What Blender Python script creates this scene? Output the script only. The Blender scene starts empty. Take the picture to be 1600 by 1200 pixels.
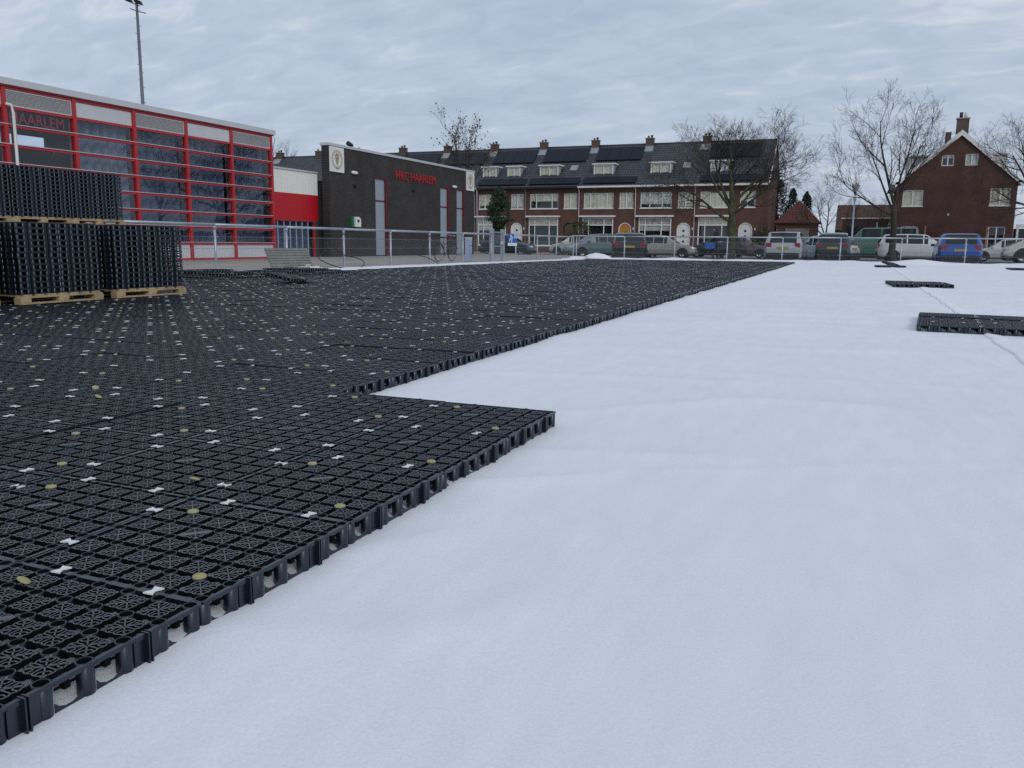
import bpy, math, random
from mathutils import Vector, Matrix, noise as mnoise
R = math.radians
random.seed(7)
scene = bpy.context.scene
C = scene.collection

# ------------------------------------------------------------------ camera
PITCH, ROLL, HEAD, CZ, FPX = .1675, .0098, .3920, .736, 1298.94
cam_d = bpy.data.cameras.new("camera")
cam_d.sensor_width = 36.0
cam_d.lens = FPX / 1600 * 36
cam_d.clip_start = .05
cam_d.clip_end = 3000
cam = bpy.data.objects.new("camera", cam_d)
C.objects.link(cam)
cam.matrix_world = (Matrix.Translation((0, 0, CZ)) @ Matrix.Rotation(HEAD, 4, 'Z')
                    @ Matrix.Rotation(math.pi / 2 - PITCH, 4, 'X') @ Matrix.Rotation(ROLL, 4, 'Z'))
scene.camera = cam

# ------------------------------------------------------------------ sky, sun, exposure
SUN_EL, SUN_AZ = R(30), R(128)
world = bpy.data.worlds.new("World")
scene.world = world
world.use_nodes = True
wn, wl = world.node_tree.nodes, world.node_tree.links
wn.clear()
def wnode(t, **k):
    n = wn.new(t)
    for a, b in k.items():
        setattr(n, a, b)
    return n
w_out = wnode('ShaderNodeOutputWorld')
w_bg = wnode('ShaderNodeBackground')
w_bg.inputs['Strength'].default_value = 1.0
wl.new(w_bg.outputs[0], w_out.inputs[0])
sky = wnode('ShaderNodeTexSky', sky_type='NISHITA', sun_disc=False)
sky.sun_elevation = SUN_EL
sky.sun_rotation = SUN_AZ
sky.dust_density = 3.0
sk = wnode('ShaderNodeMix', data_type='RGBA', blend_type='MULTIPLY')
sk.inputs['Factor'].default_value = 1
sk.inputs['B'].default_value = (.085, .085, .085, 1)
wl.new(sky.outputs[0], sk.inputs['A'])
tc = wnode('ShaderNodeTexCoord')
sep = wnode('ShaderNodeSeparateXYZ')
wl.new(tc.outputs['Generated'], sep.inputs[0])
zc = wnode('ShaderNodeMath', operation='MAXIMUM'); zc.inputs[1].default_value = 0.0
wl.new(sep.outputs['Z'], zc.inputs[0])
za = wnode('ShaderNodeMath', operation='ADD'); za.inputs[1].default_value = .26
wl.new(zc.outputs[0], za.inputs[0])
dx = wnode('ShaderNodeMath', operation='DIVIDE'); wl.new(sep.outputs['X'], dx.inputs[0]); wl.new(za.outputs[0], dx.inputs[1])
dy = wnode('ShaderNodeMath', operation='DIVIDE'); wl.new(sep.outputs['Y'], dy.inputs[0]); wl.new(za.outputs[0], dy.inputs[1])
comb = wnode('ShaderNodeCombineXYZ'); wl.new(dx.outputs[0], comb.inputs[0]); wl.new(dy.outputs[0], comb.inputs[1])
mp = wnode('ShaderNodeMapping'); mp.inputs['Rotation'].default_value = (0, 0, R(28)); mp.inputs['Scale'].default_value = (1.0, 1.9, 1)
wl.new(comb.outputs[0], mp.inputs[0])
n1 = wnode('ShaderNodeTexNoise'); n1.inputs['Scale'].default_value = 1.1; n1.inputs['Detail'].default_value = 5; n1.inputs['Roughness'].default_value = .5; n1.inputs['Distortion'].default_value = .4
n2 = wnode('ShaderNodeTexNoise'); n2.inputs['Scale'].default_value = 6.5; n2.inputs['Detail'].default_value = 5; n2.inputs['Roughness'].default_value = .58; n2.inputs['Distortion'].default_value = .6
wl.new(mp.outputs[0], n1.inputs['Vector']); wl.new(mp.outputs[0], n2.inputs['Vector'])
mixn = wnode('ShaderNodeMix', data_type='FLOAT'); mixn.inputs['Factor'].default_value = .38
wl.new(n1.outputs['Fac'], mixn.inputs['A']); wl.new(n2.outputs['Fac'], mixn.inputs['B'])
ramp = wnode('ShaderNodeValToRGB')
ramp.color_ramp.elements[0].position = .38; ramp.color_ramp.elements[0].color = (.420, .500, .640, 1)
ramp.color_ramp.elements[1].position = .67; ramp.color_ramp.elements[1].color = (.770, .815, .870, 1)
e = ramp.color_ramp.elements.new(.53); e.color = (.525, .605, .735, 1)
wl.new(mixn.outputs[0], ramp.inputs[0])
cm = wnode('ShaderNodeMix', data_type='RGBA'); cm.inputs['Factor'].default_value = .85
wl.new(sk.outputs['Result'], cm.inputs['A']); wl.new(ramp.outputs[0], cm.inputs['B'])
wl.new(cm.outputs['Result'], w_bg.inputs['Color'])

sun_d = bpy.data.lights.new("sun", 'SUN')
sun_d.energy = .8
sun_d.angle = R(18)
sun_d.color = (1, .955, .9)
sun = bpy.data.objects.new("sun", sun_d)
C.objects.link(sun)
_sd = Vector((math.sin(SUN_AZ) * math.cos(SUN_EL), math.cos(SUN_AZ) * math.cos(SUN_EL), math.sin(SUN_EL)))
sun.rotation_euler = _sd.to_track_quat('Z', 'Y').to_euler()

scene.view_settings.view_transform = 'Standard'
scene.view_settings.look = 'None'
scene.view_settings.exposure = 0.04
scene.view_settings.gamma = 1.0
scene.render.engine = 'CYCLES'
scene.cycles.use_denoising = False
scene.cycles.use_adaptive_sampling = False
scene.cycles.max_bounces = 6
scene.cycles.sample_clamp_indirect = 3.0
scene.cycles.transparent_max_bounces = 12

# ------------------------------------------------------------------ pixel helper (layout only: where a thing stands)
def project(p):
    X, Y, Z = p[0], p[1], p[2] - CZ
    a = X * math.cos(HEAD) + Y * math.sin(HEAD); b = -X * math.sin(HEAD) + Y * math.cos(HEAD)
    c, s = math.cos(PITCH), math.sin(PITCH)
    yc = b * c - Z * s; zc_ = b * s + Z * c
    if yc < .05: return None
    x = FPX * a / yc; y = FPX * zc_ / yc
    cr, sr = math.cos(ROLL), math.sin(ROLL)
    return (800 + x * cr + y * sr, 600 + x * sr - y * cr)

# ------------------------------------------------------------------ materials
def mat(name, col, rough=.6, metal=0., spec=.5, noise=None, bump=None, coat=0.):
    m = bpy.data.materials.new(name); m.use_nodes = True
    nt = m.node_tree; b = nt.nodes['Principled BSDF']
    b.inputs['Base Color'].default_value = (*col, 1)
    b.inputs['Roughness'].default_value = rough
    b.inputs['Metallic'].default_value = metal
    b.inputs['Specular IOR Level'].default_value = spec
    if coat: b.inputs['Coat Weight'].default_value = coat; b.inputs['Coat Roughness'].default_value = .06
    t = nt.nodes.new('ShaderNodeTexCoord')
    if noise:                      # list of (scale, amount, detail)
        last = None
        for sc, am, det in noise:
            n = nt.nodes.new('ShaderNodeTexNoise'); n.inputs['Scale'].default_value = sc; n.inputs['Detail'].default_value = det
            nt.links.new(t.outputs['Object'], n.inputs['Vector'])
            mr = nt.nodes.new('ShaderNodeMapRange'); mr.inputs['From Min'].default_value = .3; mr.inputs['From Max'].default_value = .7
            mr.inputs['To Min'].default_value = 1 - am; mr.inputs['To Max'].default_value = 1 + am
            nt.links.new(n.outputs['Fac'], mr.inputs['Value'])
            mx = nt.nodes.new('ShaderNodeVectorMath'); mx.operation = 'SCALE'
            if last is None: mx.inputs[0].default_value = col
            else: nt.links.new(last, mx.inputs[0])
            nt.links.new(mr.outputs[0], mx.inputs['Scale']); last = mx.outputs[0]
        nt.links.new(last, b.inputs['Base Color'])
    if bump:                       # (scale, strength, distance)
        n = nt.nodes.new('ShaderNodeTexNoise'); n.inputs['Scale'].default_value = bump[0]; n.inputs['Detail'].default_value = 4
        nt.links.new(t.outputs['Object'], n.inputs['Vector'])
        bp = nt.nodes.new('ShaderNodeBump'); bp.inputs['Strength'].default_value = bump[1]; bp.inputs['Distance'].default_value = bump[2]
        nt.links.new(n.outputs['Fac'], bp.inputs['Height']); nt.links.new(bp.outputs[0], b.inputs['Normal'])
    return m

def brick_mat(name, c1, c2, mortar, axis, scale=1.0, rough=.85, bw=.22, bh=.065, ms=.012, offs=.5):
    """bricks laid in the wall plane; axis: which object axis runs along the wall ('X' or 'Y')"""
    m = mat(name, c1, rough)
    nt = m.node_tree; b = nt.nodes['Principled BSDF']
    t = nt.nodes.new('ShaderNodeTexCoord'); s = nt.nodes.new('ShaderNodeSeparateXYZ'); cb = nt.nodes.new('ShaderNodeCombineXYZ')
    nt.links.new(t.outputs['Object'], s.inputs[0])
    if axis == 'XY':
        ad = nt.nodes.new('ShaderNodeMath'); ad.operation = 'ADD'
        nt.links.new(s.outputs['X'], ad.inputs[0]); nt.links.new(s.outputs['Y'], ad.inputs[1]); nt.links.new(ad.outputs[0], cb.inputs[0])
    else:
        nt.links.new(s.outputs[axis], cb.inputs[0])
    nt.links.new(s.outputs['Z'], cb.inputs[1])
    k = nt.nodes.new('ShaderNodeTexBrick')
    k.inputs['Color1'].default_value = (*c1, 1); k.inputs['Color2'].default_value = (*c2, 1); k.inputs['Mortar'].default_value = (*mortar, 1)
    k.inputs['Scale'].default_value = scale; k.inputs['Brick Width'].default_value = bw; k.inputs['Row Height'].default_value = bh
    k.inputs['Mortar Size'].default_value = ms; k.inputs['Bias'].default_value = -.1; k.offset = offs
    nt.links.new(cb.outputs[0], k.inputs['Vector'])
    n = nt.nodes.new('ShaderNodeTexNoise'); n.inputs['Scale'].default_value = .9; n.inputs['Detail'].default_value = 6
    nt.links.new(t.outputs['Object'], n.inputs['Vector'])
    mr = nt.nodes.new('ShaderNodeMapRange'); mr.inputs['From Min'].default_value = .3; mr.inputs['From Max'].default_value = .7
    mr.inputs['To Min'].default_value = .72; mr.inputs['To Max'].default_value = 1.25
    nt.links.new(n.outputs['Fac'], mr.inputs['Value'])
    mx = nt.nodes.new('ShaderNodeVectorMath'); mx.operation = 'SCALE'
    nt.links.new(k.outputs['Color'], mx.inputs[0]); nt.links.new(mr.outputs[0], mx.inputs['Scale'])
    nt.links.new(mx.outputs[0], b.inputs['Base Color'])
    bp = nt.nodes.new('ShaderNodeBump'); bp.inputs['Strength'].default_value = .6; bp.inputs['Distance'].default_value = .01; bp.invert = True
    nt.links.new(k.outputs['Fac'], bp.inputs['Height']); nt.links.new(bp.outputs[0], b.inputs['Normal'])
    return m

def glass_mat(name, tint=(.8, .85, .86), refl=1.0):
    m = bpy.data.materials.new(name); m.use_nodes = True
    nt = m.node_tree; nt.nodes.clear()
    o = nt.nodes.new('ShaderNodeOutputMaterial'); mx = nt.nodes.new('ShaderNodeMixShader')
    tr = nt.nodes.new('ShaderNodeBsdfTransparent'); tr.inputs[0].default_value = (*tint, 1)
    gl = nt.nodes.new('ShaderNodeBsdfGlossy'); gl.inputs['Roughness'].default_value = .02; gl.inputs['Color'].default_value = (.95, .97, 1, 1)
    fr = nt.nodes.new('ShaderNodeFresnel'); fr.inputs['IOR'].default_value = 1.6
    tx = nt.nodes.new('ShaderNodeTexCoord'); nz = nt.nodes.new('ShaderNodeTexNoise'); nz.inputs['Scale'].default_value = .8; nz.inputs['Detail'].default_value = 1
    bp = nt.nodes.new('ShaderNodeBump'); bp.inputs['Strength'].default_value = .12; bp.inputs['Distance'].default_value = .05
    nt.links.new(tx.outputs['Object'], nz.inputs['Vector']); nt.links.new(nz.outputs['Fac'], bp.inputs['Height']); nt.links.new(bp.outputs[0], gl.inputs['Normal'])
    sc = nt.nodes.new('ShaderNodeMath'); sc.operation = 'MULTIPLY'; sc.use_clamp = True; sc.inputs[1].default_value = 2.0 * refl
    ge = nt.nodes.new('ShaderNodeNewGeometry'); inv = nt.nodes.new('ShaderNodeMath'); inv.operation = 'SUBTRACT'; inv.inputs[0].default_value = 1.0
    nt.links.new(ge.outputs['Backfacing'], inv.inputs[1]); fo = nt.nodes.new('ShaderNodeMath'); fo.operation = 'MULTIPLY'      # reflect on the outer face only
    nt.links.new(fr.outputs[0], sc.inputs[0]); nt.links.new(sc.outputs[0], fo.inputs[0]); nt.links.new(inv.outputs[0], fo.inputs[1]); nt.links.new(fo.outputs[0], mx.inputs[0])
    nt.links.new(tr.outputs[0], mx.inputs[1]); nt.links.new(gl.outputs[0], mx.inputs[2]); nt.links.new(mx.outputs[0], o.inputs[0])
    return m

M = {}
M['plastic'] = mat('black_plastic', (.0055, .0070, .0125), .31, spec=.80, noise=[(9, .35, 3)])
M['plastic'].node_tree.nodes['Principled BSDF'].inputs['Specular Tint'].default_value = (.72, .84, 1, 1)
M['plastic_lit'] = mat('skylit_black_plastic', (.050, .056, .072), .36, spec=.8, noise=[(3, .35, 4), (40, .25, 3)])  # same plastic; sky sheen on the rib tops put into a lighter colour
M['plastic_shade'] = mat('shaded_black_plastic', (.0045, .005, .007), .85, spec=.1)  # same plastic; shade of tubes, grooves and holes put into a darker, duller copy
M['clip'] = mat('white_plastic', (.78, .79, .80), .45)
M['cap'] = mat('yellow_plastic', (.36, .32, .15), .6, noise=[(14, .3, 2)])
M['wood'] = mat('pallet_wood', (.40, .305, .18), .8, noise=[(6, .3, 4), (60, .15, 2)], bump=(70, .3, .003))
M['fabric'] = mat('white_geotextile', (.80, .82, .86), .95, spec=.15)
def _fabric():
    nt = M['fabric'].node_tree; b = nt.nodes['Principled BSDF']
    t = nt.nodes['Texture Coordinate']
    last = None
    for sc, am, det in ((.5, .028, 4), (4.5, .018, 6), (14, .030, 6), (170, .05, 3)):
        n = nt.nodes.new('ShaderNodeTexNoise'); n.inputs['Scale'].default_value = sc; n.inputs['Detail'].default_value = det
        if sc in (14, 4.5):
            mp_ = nt.nodes.new('ShaderNodeMapping'); mp_.inputs['Scale'].default_value = (1, .25, 1); mp_.inputs['Rotation'].default_value = (0, 0, .5)
            nt.links.new(t.outputs['Object'], mp_.inputs[0]); nt.links.new(mp_.outputs[0], n.inputs['Vector'])
        else:
            nt.links.new(t.outputs['Object'], n.inputs['Vector'])
        mr = nt.nodes.new('ShaderNodeMapRange'); mr.inputs['From Min'].default_value = .3; mr.inputs['From Max'].default_value = .7
        mr.inputs['To Min'].default_value = 1 - am; mr.inputs['To Max'].default_value = 1 + am
        nt.links.new(n.outputs['Fac'], mr.inputs['Value'])
        mx = nt.nodes.new('ShaderNodeVectorMath'); mx.operation = 'SCALE'
        if last is None: mx.inputs[0].default_value = (.80, .82, .86)
        else: nt.links.new(last, mx.inputs[0])
        nt.links.new(mr.outputs[0], mx.inputs['Scale']); last = mx.outputs[0]
    nt.links.new(last, b.inputs['Base Color'])
    n = nt.nodes.new('ShaderNodeTexNoise'); n.inputs['Scale'].default_value = 60; n.inputs['Detail'].default_value = 7; n.inputs['Roughness'].default_value = .7
    nt.links.new(t.outputs['Object'], n.inputs['Vector'])
    bp = nt.nodes.new('ShaderNodeBump'); bp.inputs['Strength'].default_value = .28; bp.inputs['Distance'].default_value = .005
    nt.links.new(n.outputs['Fac'], bp.inputs['Height']); nt.links.new(bp.outputs[0], b.inputs['Normal'])
_fabric()
M['asphalt'] = mat('asphalt', (.055, .056, .058), .9, noise=[(.5, .25, 4), (40, .2, 3)], bump=(80, .4, .01))
M['ground'] = mat('earth', (.09, .09, .07), .95, noise=[(.2, .3, 4)])
M['grass'] = mat('grass', (.055, .075, .025), .95, noise=[(2, .35, 4), (30, .3, 3)], bump=(60, .8, .03))
M['paving'] = mat('paving', (.33, .30, .265), .9, noise=[(.35, .16, 4), (8, .12, 4)], bump=(40, .3, .006))
M['kerb'] = mat('kerb_concrete', (.32, .31, .29), .9, noise=[(3, .15, 3)])
M['red'] = mat('red_paint', (.40, .024, .030), .38, noise=[(2, .08, 3)])
M['redpanel'] = mat('red_panel', (.47, .008, .018), .4)
M['white'] = mat('white_paint', (.74, .74, .72), .5, noise=[(1.5, .05, 3)])
M['cream'] = mat('cream_paint', (.66, .64, .56), .55)
M['panel'] = mat('pale_panel', (.56, .58, .62), .35, noise=[(1.2, .05, 2)])
M['corr'] = mat('corrugated_panel', (.80, .79, .76), .5)
M['louvre'] = mat('louvre', (.50, .51, .52), .6)
M['trim'] = mat('aluminium_trim', (.58, .60, .63), .4, metal=.3)
M['wire'] = mat('weathered_wire', (.26, .29, .33), .5, metal=.5)
M['mast'] = mat('dark_grey_mast', (.13, .15, .18), .5, metal=.2)
M['galv'] = mat('galvanised_steel', (.42, .45, .50), .45, metal=.6, noise=[(12, .12, 3)])
M['darkbrick'] = brick_mat('dark_brick', (.040, .035, .035), (.062, .052, .050), (.026, .024, .024), 'Y')
M['brick'] = brick_mat('brown_brick', (.140, .046, .034), (.092, .033, .027), (.095, .072, .060), 'XY')
M['brick2'] = brick_mat('gable_brick', (.118, .037, .029), (.082, .028, .024), (.070, .050, .045), 'XY')
M['chim'] = brick_mat('chimney_brick', (.11, .060, .042), (.075, .042, .033), (.14, .11, .09), 'XY')
M['tiles'] = brick_mat('roof_tiles', (.046, .051, .062), (.068, .074, .086), (.014, .015, .020), 'X', bw=.24, bh=.22, ms=.03, offs=0., rough=.6)
M['solar'] = mat('solar_panel', (.004, .006, .016), .22, spec=.16)
M['redtiles'] = brick_mat('red_roof_tiles', (.125, .026, .022), (.085, .022, .020), (.05, .014, .012), 'X', bw=.22, bh=.2, ms=.03, offs=0., rough=.8)
M['browntiles'] = brick_mat('brown_roof_tiles', (.13, .055, .035), (.09, .042, .032), (.04, .02, .015), 'X', bw=.22, bh=.2, ms=.03, offs=0., rough=.8)
M['lead'] = mat('lead_flashing', (.30, .31, .33), .6)
M['glass'] = glass_mat('window_glass', (.93, .94, .93), .7)
M['bigglass'] = glass_mat('hall_glass', (.86, .90, .95), .62)
M['curtain'] = mat('cream_curtain', (.70, .655, .54), .9, noise=[(3, .2, 3)])
M['netcurtain'] = mat('net_curtain', (.60, .60, .57), .9, noise=[(2.3, .3, 3)])
M['darkroom'] = mat('dark_room', (.022, .026, .030), .8)
M['bluecurtain'] = mat('blue_curtain', (.115, .135, .19), .9)
M['greycurtain'] = mat('grey_curtain', (.22, .25, .32), .9)
M['door_white'] = mat('white_door', (.70, .70, .66), .5)
M['door_orange'] = mat('varnished_door', (.48, .20, .035), .45, noise=[(5, .2, 3)])
M['door_brown'] = mat('brown_door', (.10, .06, .04), .5)
M['greydoor'] = mat('grey_door', (.30, .36, .42), .45)
M['darkred'] = mat('dark_red_frame', (.11, .012, .018), .5)
M['bark'] = mat('bark', (.050, .042, .033), .95, noise=[(5, .3, 4)], bump=(25, .8, .02))
M['mossbark'] = mat('mossy_bark', (.070, .072, .036), .95, noise=[(4, .35, 4)], bump=(25, .8, .02))
M['twig'] = mat('twig', (.048, .038, .031), .9)
M['leaf'] = mat('evergreen_leaf', (.030, .052, .024), .6, noise=[(3, .4, 2)])
M['leaf2'] = mat('bush_leaf', (.060, .070, .028), .7, noise=[(3, .4, 2)])
M['conifer'] = mat('conifer_leaf', (.016, .030, .020), .7, noise=[(2, .4, 2)])
M['dryleaf'] = mat('dry_leaf', (.075, .052, .030), .8)
M['rubber'] = mat('rubber', (.018, .018, .019), .8)
M['rim'] = mat('alloy_rim', (.42, .43, .45), .35, metal=.6)
M['trimblack'] = mat('black_trim', (.016, .017, .018), .55)
M['carglass'] = mat('car_glass', (.016, .021, .025), .05, spec=.55)
M['tail'] = mat('tail_lamp', (.26, .014, .02), .2, coat=.5)
M['head'] = mat('head_lamp', (.55, .58, .60), .12, coat=.6)
M['plate'] = mat('yellow_plate', (.42, .28, .05), .5)
M['blue'] = mat('blue_paint', (.02, .12, .42), .45)
M['ltblue'] = mat('pale_blue', (.36, .46, .62), .5)
M['skin'] = mat('skin', (.48, .28, .21), .6)
M['coat'] = mat('dark_coat', (.020, .024, .030), .9)
M['jeans'] = mat('dark_jeans', (.03, .035, .055), .9)
M['hair'] = mat('brown_hair', (.055, .04, .03), .8)
M['green'] = mat('green_case', (.015, .13, .05), .4)
M['gold'] = mat('gold_print', (.50, .40, .12), .6)
M['navy'] = mat('navy_print', (.05, .06, .16), .6)
M['ringprint'] = mat('pale_olive_print', (.46, .47, .36), .6)
M['redletters'] = mat('red_letters', (.42, .016, .020), .45)
M['grate'] = mat('grey_grate', (.185, .19, .175), .7, noise=[(4, .15, 3)])
M['lampglass'] = mat('frosted_lamp', (.62, .64, .66), .3)
M['orangewood'] = mat('brown_timber', (.30, .15, .07), .8)
M['cable'] = mat('black_cable', (.015, .015, .016), .6)

# ------------------------------------------------------------------ mesh helpers
class MB:
    def __init__(s): s.v = []; s.f = []; s.m = []; s.sm = []
    def face(s, pts, m=0, smooth=False):
        i = len(s.v); s.v += [tuple(p) for p in pts]; s.f.append(tuple(range(i, i + len(pts)))); s.m.append(m); s.sm.append(smooth)
    def box(s, x0, x1, y0, y1, z0, z1, m=0):
        i = len(s.v)
        s.v += [(x0, y0, z0), (x1, y0, z0), (x1, y1, z0), (x0, y1, z0), (x0, y0, z1), (x1, y0, z1), (x1, y1, z1), (x0, y1, z1)]
        for q in ((0, 3, 2, 1), (4, 5, 6, 7), (0, 1, 5, 4), (1, 2, 6, 5), (2, 3, 7, 6), (3, 0, 4, 7)):
            s.f.append(tuple(i + k for k in q)); s.m.append(m); s.sm.append(False)
        return s
    def obox(s, c, ax, ay, az, m=0):
        """box from centre and three half-axis vectors"""
        c = Vector(c); ax = Vector(ax); ay = Vector(ay); az = Vector(az); i = len(s.v)
        for a, b, d in ((-1, -1, -1), (1, -1, -1), (1, 1, -1), (-1, 1, -1), (-1, -1, 1), (1, -1, 1), (1, 1, 1), (-1, 1, 1)):
            s.v.append(tuple(c + ax * a + ay * b + az * d))
        for q in ((0, 3, 2, 1), (4, 5, 6, 7), (0, 1, 5, 4), (1, 2, 6, 5), (2, 3, 7, 6), (3, 0, 4, 7)):
            s.f.append(tuple(i + k for k in q)); s.m.append(m); s.sm.append(False)
        return s
    def prism(s, pts, d, m=0):
        """planar polygon (3-D points, in order) pushed along vector d"""
        n = len(pts); d = Vector(d); i = len(s.v)
        s.v += [tuple(p) for p in pts] + [tuple(Vector(p) + d) for p in pts]
        s.f.append(tuple(range(i + n - 1, i - 1, -1))); s.f.append(tuple(range(i + n, i + 2 * n)))
        for k in range(n):
            s.f.append((i + k, i + (k + 1) % n, i + n + (k + 1) % n, i + n + k))
        s.m += [m] * (n + 2); s.sm += [False] * (n + 2)
        return s
    def tube(s, pts, rad, n=8, m=0, caps=True, smooth=True):
        pts = [Vector(p) for p in pts]
        if not hasattr(rad, '__len__'): rad = [rad] * len(pts)
        base = len(s.v); up = Vector((0, 0, 1))
        for k, p in enumerate(pts):
            t = (pts[min(k + 1, len(pts) - 1)] - pts[max(k - 1, 0)])
            if t.length < 1e-9: t = Vector((0, 0, 1))
            t.normalize()
            a = t.cross(up if abs(t.z) < .95 else Vector((1, 0, 0))); a.normalize(); b = t.cross(a)
            for j in range(n):
                w = 2 * math.pi * j / n
                s.v.append(tuple(p + (a * math.cos(w) + b * math.sin(w)) * rad[k]))
        for k in range(len(pts) - 1):
            for j in range(n):
                j2 = (j + 1) % n
                s.f.append((base + k * n + j, base + k * n + j2, base + (k + 1) * n + j2, base + (k + 1) * n + j)); s.m.append(m); s.sm.append(smooth)
        if caps:
            s.f.append(tuple(base + j for j in range(n - 1, -1, -1))); s.f.append(tuple(base + (len(pts) - 1) * n + j for j in range(n)))
            s.m += [m, m]; s.sm += [False, False]
        return s
    def lathe(s, prof, c, axis='Z', n=16, m=0, smooth=True):
        """prof: list of (radius, height) along axis, at centre c"""
        base = len(s.v)
        for r_, h_ in prof:
            for j in range(n):
                w = 2 * math.pi * j / n; a, b = r_ * math.cos(w), r_ * math.sin(w)
                p = (a, b, h_) if axis == 'Z' else ((a, h_, b) if axis == 'Y' else (h_, a, b))
                s.v.append((c[0] + p[0], c[1] + p[1], c[2] + p[2]))
        for k in range(len(prof) - 1):
            for j in range(n):
                j2 = (j + 1) % n
                s.f.append((base + k * n + j, base + k * n + j2, base + (k + 1) * n + j2, base + (k + 1) * n + j)); s.m.append(m); s.sm.append(smooth)
        return s
    def mesh(s, name, mats):
        me = bpy.data.meshes.new(name)
        me.from_pydata(s.v, [], s.f)
        for mm in (mats if isinstance(mats, (list, tuple)) else [mats]):
            me.materials.append(M[mm] if isinstance(mm, str) else mm)
        me.polygons.foreach_set('material_index', s.m); me.polygons.foreach_set('use_smooth', s.sm)
        me.update()
        return me
    def build(s, name, mats, parent=None):
        return link(name, s.mesh(name, mats), parent)

def link(name, me, parent=None, loc=None):
    o = bpy.data.objects.new(name, me); C.objects.link(o)
    if parent is not None: o.parent = parent
    if loc is not None: o.location = loc
    return o
def tag(o, label=None, cat=None, group=None, kind=None):
    if label: o['label'] = label
    if cat: o['category'] = cat
    if group: o['group'] = group
    if kind: o['kind'] = kind
    return o
def thing(name, label, cat, loc=(0, 0, 0), rz=0, group=None):
    o = bpy.data.objects.new(name, None); C.objects.link(o); o.empty_display_size = .2
    o.location = loc; o.rotation_euler = (0, 0, rz)
    return tag(o, label, cat, group)
def box(name, m, parent, *a):
    return MB().box(*a).build(name, m, parent)
def copy_tree(o, parent=None):
    c = o.copy(); C.objects.link(c); c.parent = parent
    for ch in list(o.children): copy_tree(ch, c)
    return c
def nz(x, y, s=1., seed=0.): return mnoise.noise(Vector((x * s, y * s, seed)))
def sstep(a, b, x):
    t = max(0., min(1., (x - a) / (b - a))); return t * t * (3 - 2 * t)
ORD = lambda n: str(n) + ('th' if 10 <= n % 100 <= 20 else {1: 'st', 2: 'nd', 3: 'rd'}.get(n % 10, 'th'))

# ================================================================== SETTING
def base_h(x, y):
    """slow unevenness of the prepared base that the crates follow"""
    h = .006 * nz(x, y, .45, 3.) + .010 * nz(x, y, .13, 9.)
    h *= sstep(1.0, 6.0, math.hypot(x, y))
    h += .13 * math.exp(-(((x + 11.6) / .9) ** 2 + ((y - 12.6) / .8) ** 2)) + .12 * math.exp(-(((x + 11.3) / .7) ** 2 + ((y - 15.0) / 1.0) ** 2))
    return h
SEAM = 1.03
def X_EDGE(y): return -2.165 - (y - 3.148) * math.tan(R(.75))
CREASES = [((-1.08, 2.20), (-.62, 2.62), 0.020, .035), ((-1.10, 1.55), (-.85, 1.95), 0.017, .03), ((-.62, 2.62), (.75, 3.35), 0.010, .03), ((-1.1, 2.7), (-.1, 3.0), 0.015, .05),
           ((.9, 5.6), (3.4, 5.2), 0.014, .06), ((-.6, 6.2), (1.6, 6.6), 0.012, .07), ((-2.0, 4.3), (-.2, 4.7), 0.020, .06), ((2.2, 2.0), (1.4, 4.4), 0.010, .05), ((-.4, 11.2), (2.2, 11.8), 0.020, .08), ((-1.2, 8.6), (.4, 9.0), 0.020, .07)]
def fabric_h(x, y):
    h = base_h(x, y)
    lx = sstep(-2.4, -.8, x)                       # free fabric, not under the crates
    far = sstep(2, 9, math.hypot(x, y))
    h += lx * (  .0022 * nz(x, y, .8, 5.) + .0008 * nz(x * .8, y, 2.7, 1.))
    # folds: ridged noise stretched across the sheet
    r_ = 1 - abs(nz(x * .55 + .35 * y, y * .9 - .15 * x, .8, 17.)) * 2.4
    if r_ > 0: h += lx * .013 * r_ ** 5
    r_ = 1 - abs(nz(x * .25 - .1 * y, y * 1.3, .9, 27.)) * 2.2
    if r_ > 0: h += lx * far * .024 * r_ ** 3
    if y > 3.3 and x > -2.9:
        xe = X_EDGE(y); d = x - xe
        if -.4 < d < 3.2:
            ph = y * 1.0 + .55 * nz(y, 2., .5, 21.) - .22 * d + .8 * nz(y, 7., .17, 5.)
            rk = max(0., math.sin(ph * 4.3)) ** 3 * (.55 + .45 * nz(y, 4., .35, 12.))
            h += .020 * rk * math.exp(-(max(d, 0) / (.75 + .35 * nz(y, 9., .6, 2.))) ** 2) * sstep(3.6, 6.5, y)
    for (ax, ay), (bx, by), hh, ww in CREASES:
        lx_, ly_ = bx - ax, by - ay; L2 = lx_ * lx_ + ly_ * ly_; t = ((x - ax) * lx_ + (y - ay) * ly_) / L2
        if -.05 < t < 1.05:
            dd = ((x - ax) * ly_ - (y - ay) * lx_) / math.sqrt(L2) + .03 * nz(t, ax, 4., 3.)
            if abs(dd) < .4: h += .62 * hh * math.exp(-abs(dd / ww) ** 1.4) * sstep(-.05, .1, t) * (1 - sstep(.6, 1.05, t))
    # the sheet is pulled up over the rim at the far end and along the club side
    rim = sstep(38.75, 39.7, y) * (.105 + .05 * nz(x, 0, .55, 2.) + .05 * max(0, nz(x, 0, 1.4, 8.)))
    rim += .22 * math.exp(-((x - 2.3) / .75) ** 2) * sstep(38.6, 39.7, y) * .55
    rim -= sstep(40.02, 40.5, y) * .42
    h += rim
    h += sstep(-12.0, -13.0, x) * (.03 + .015 * nz(y, 0, .8, 4.)) - sstep(-13.25, -13.6, x) * .12
    return h

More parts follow.
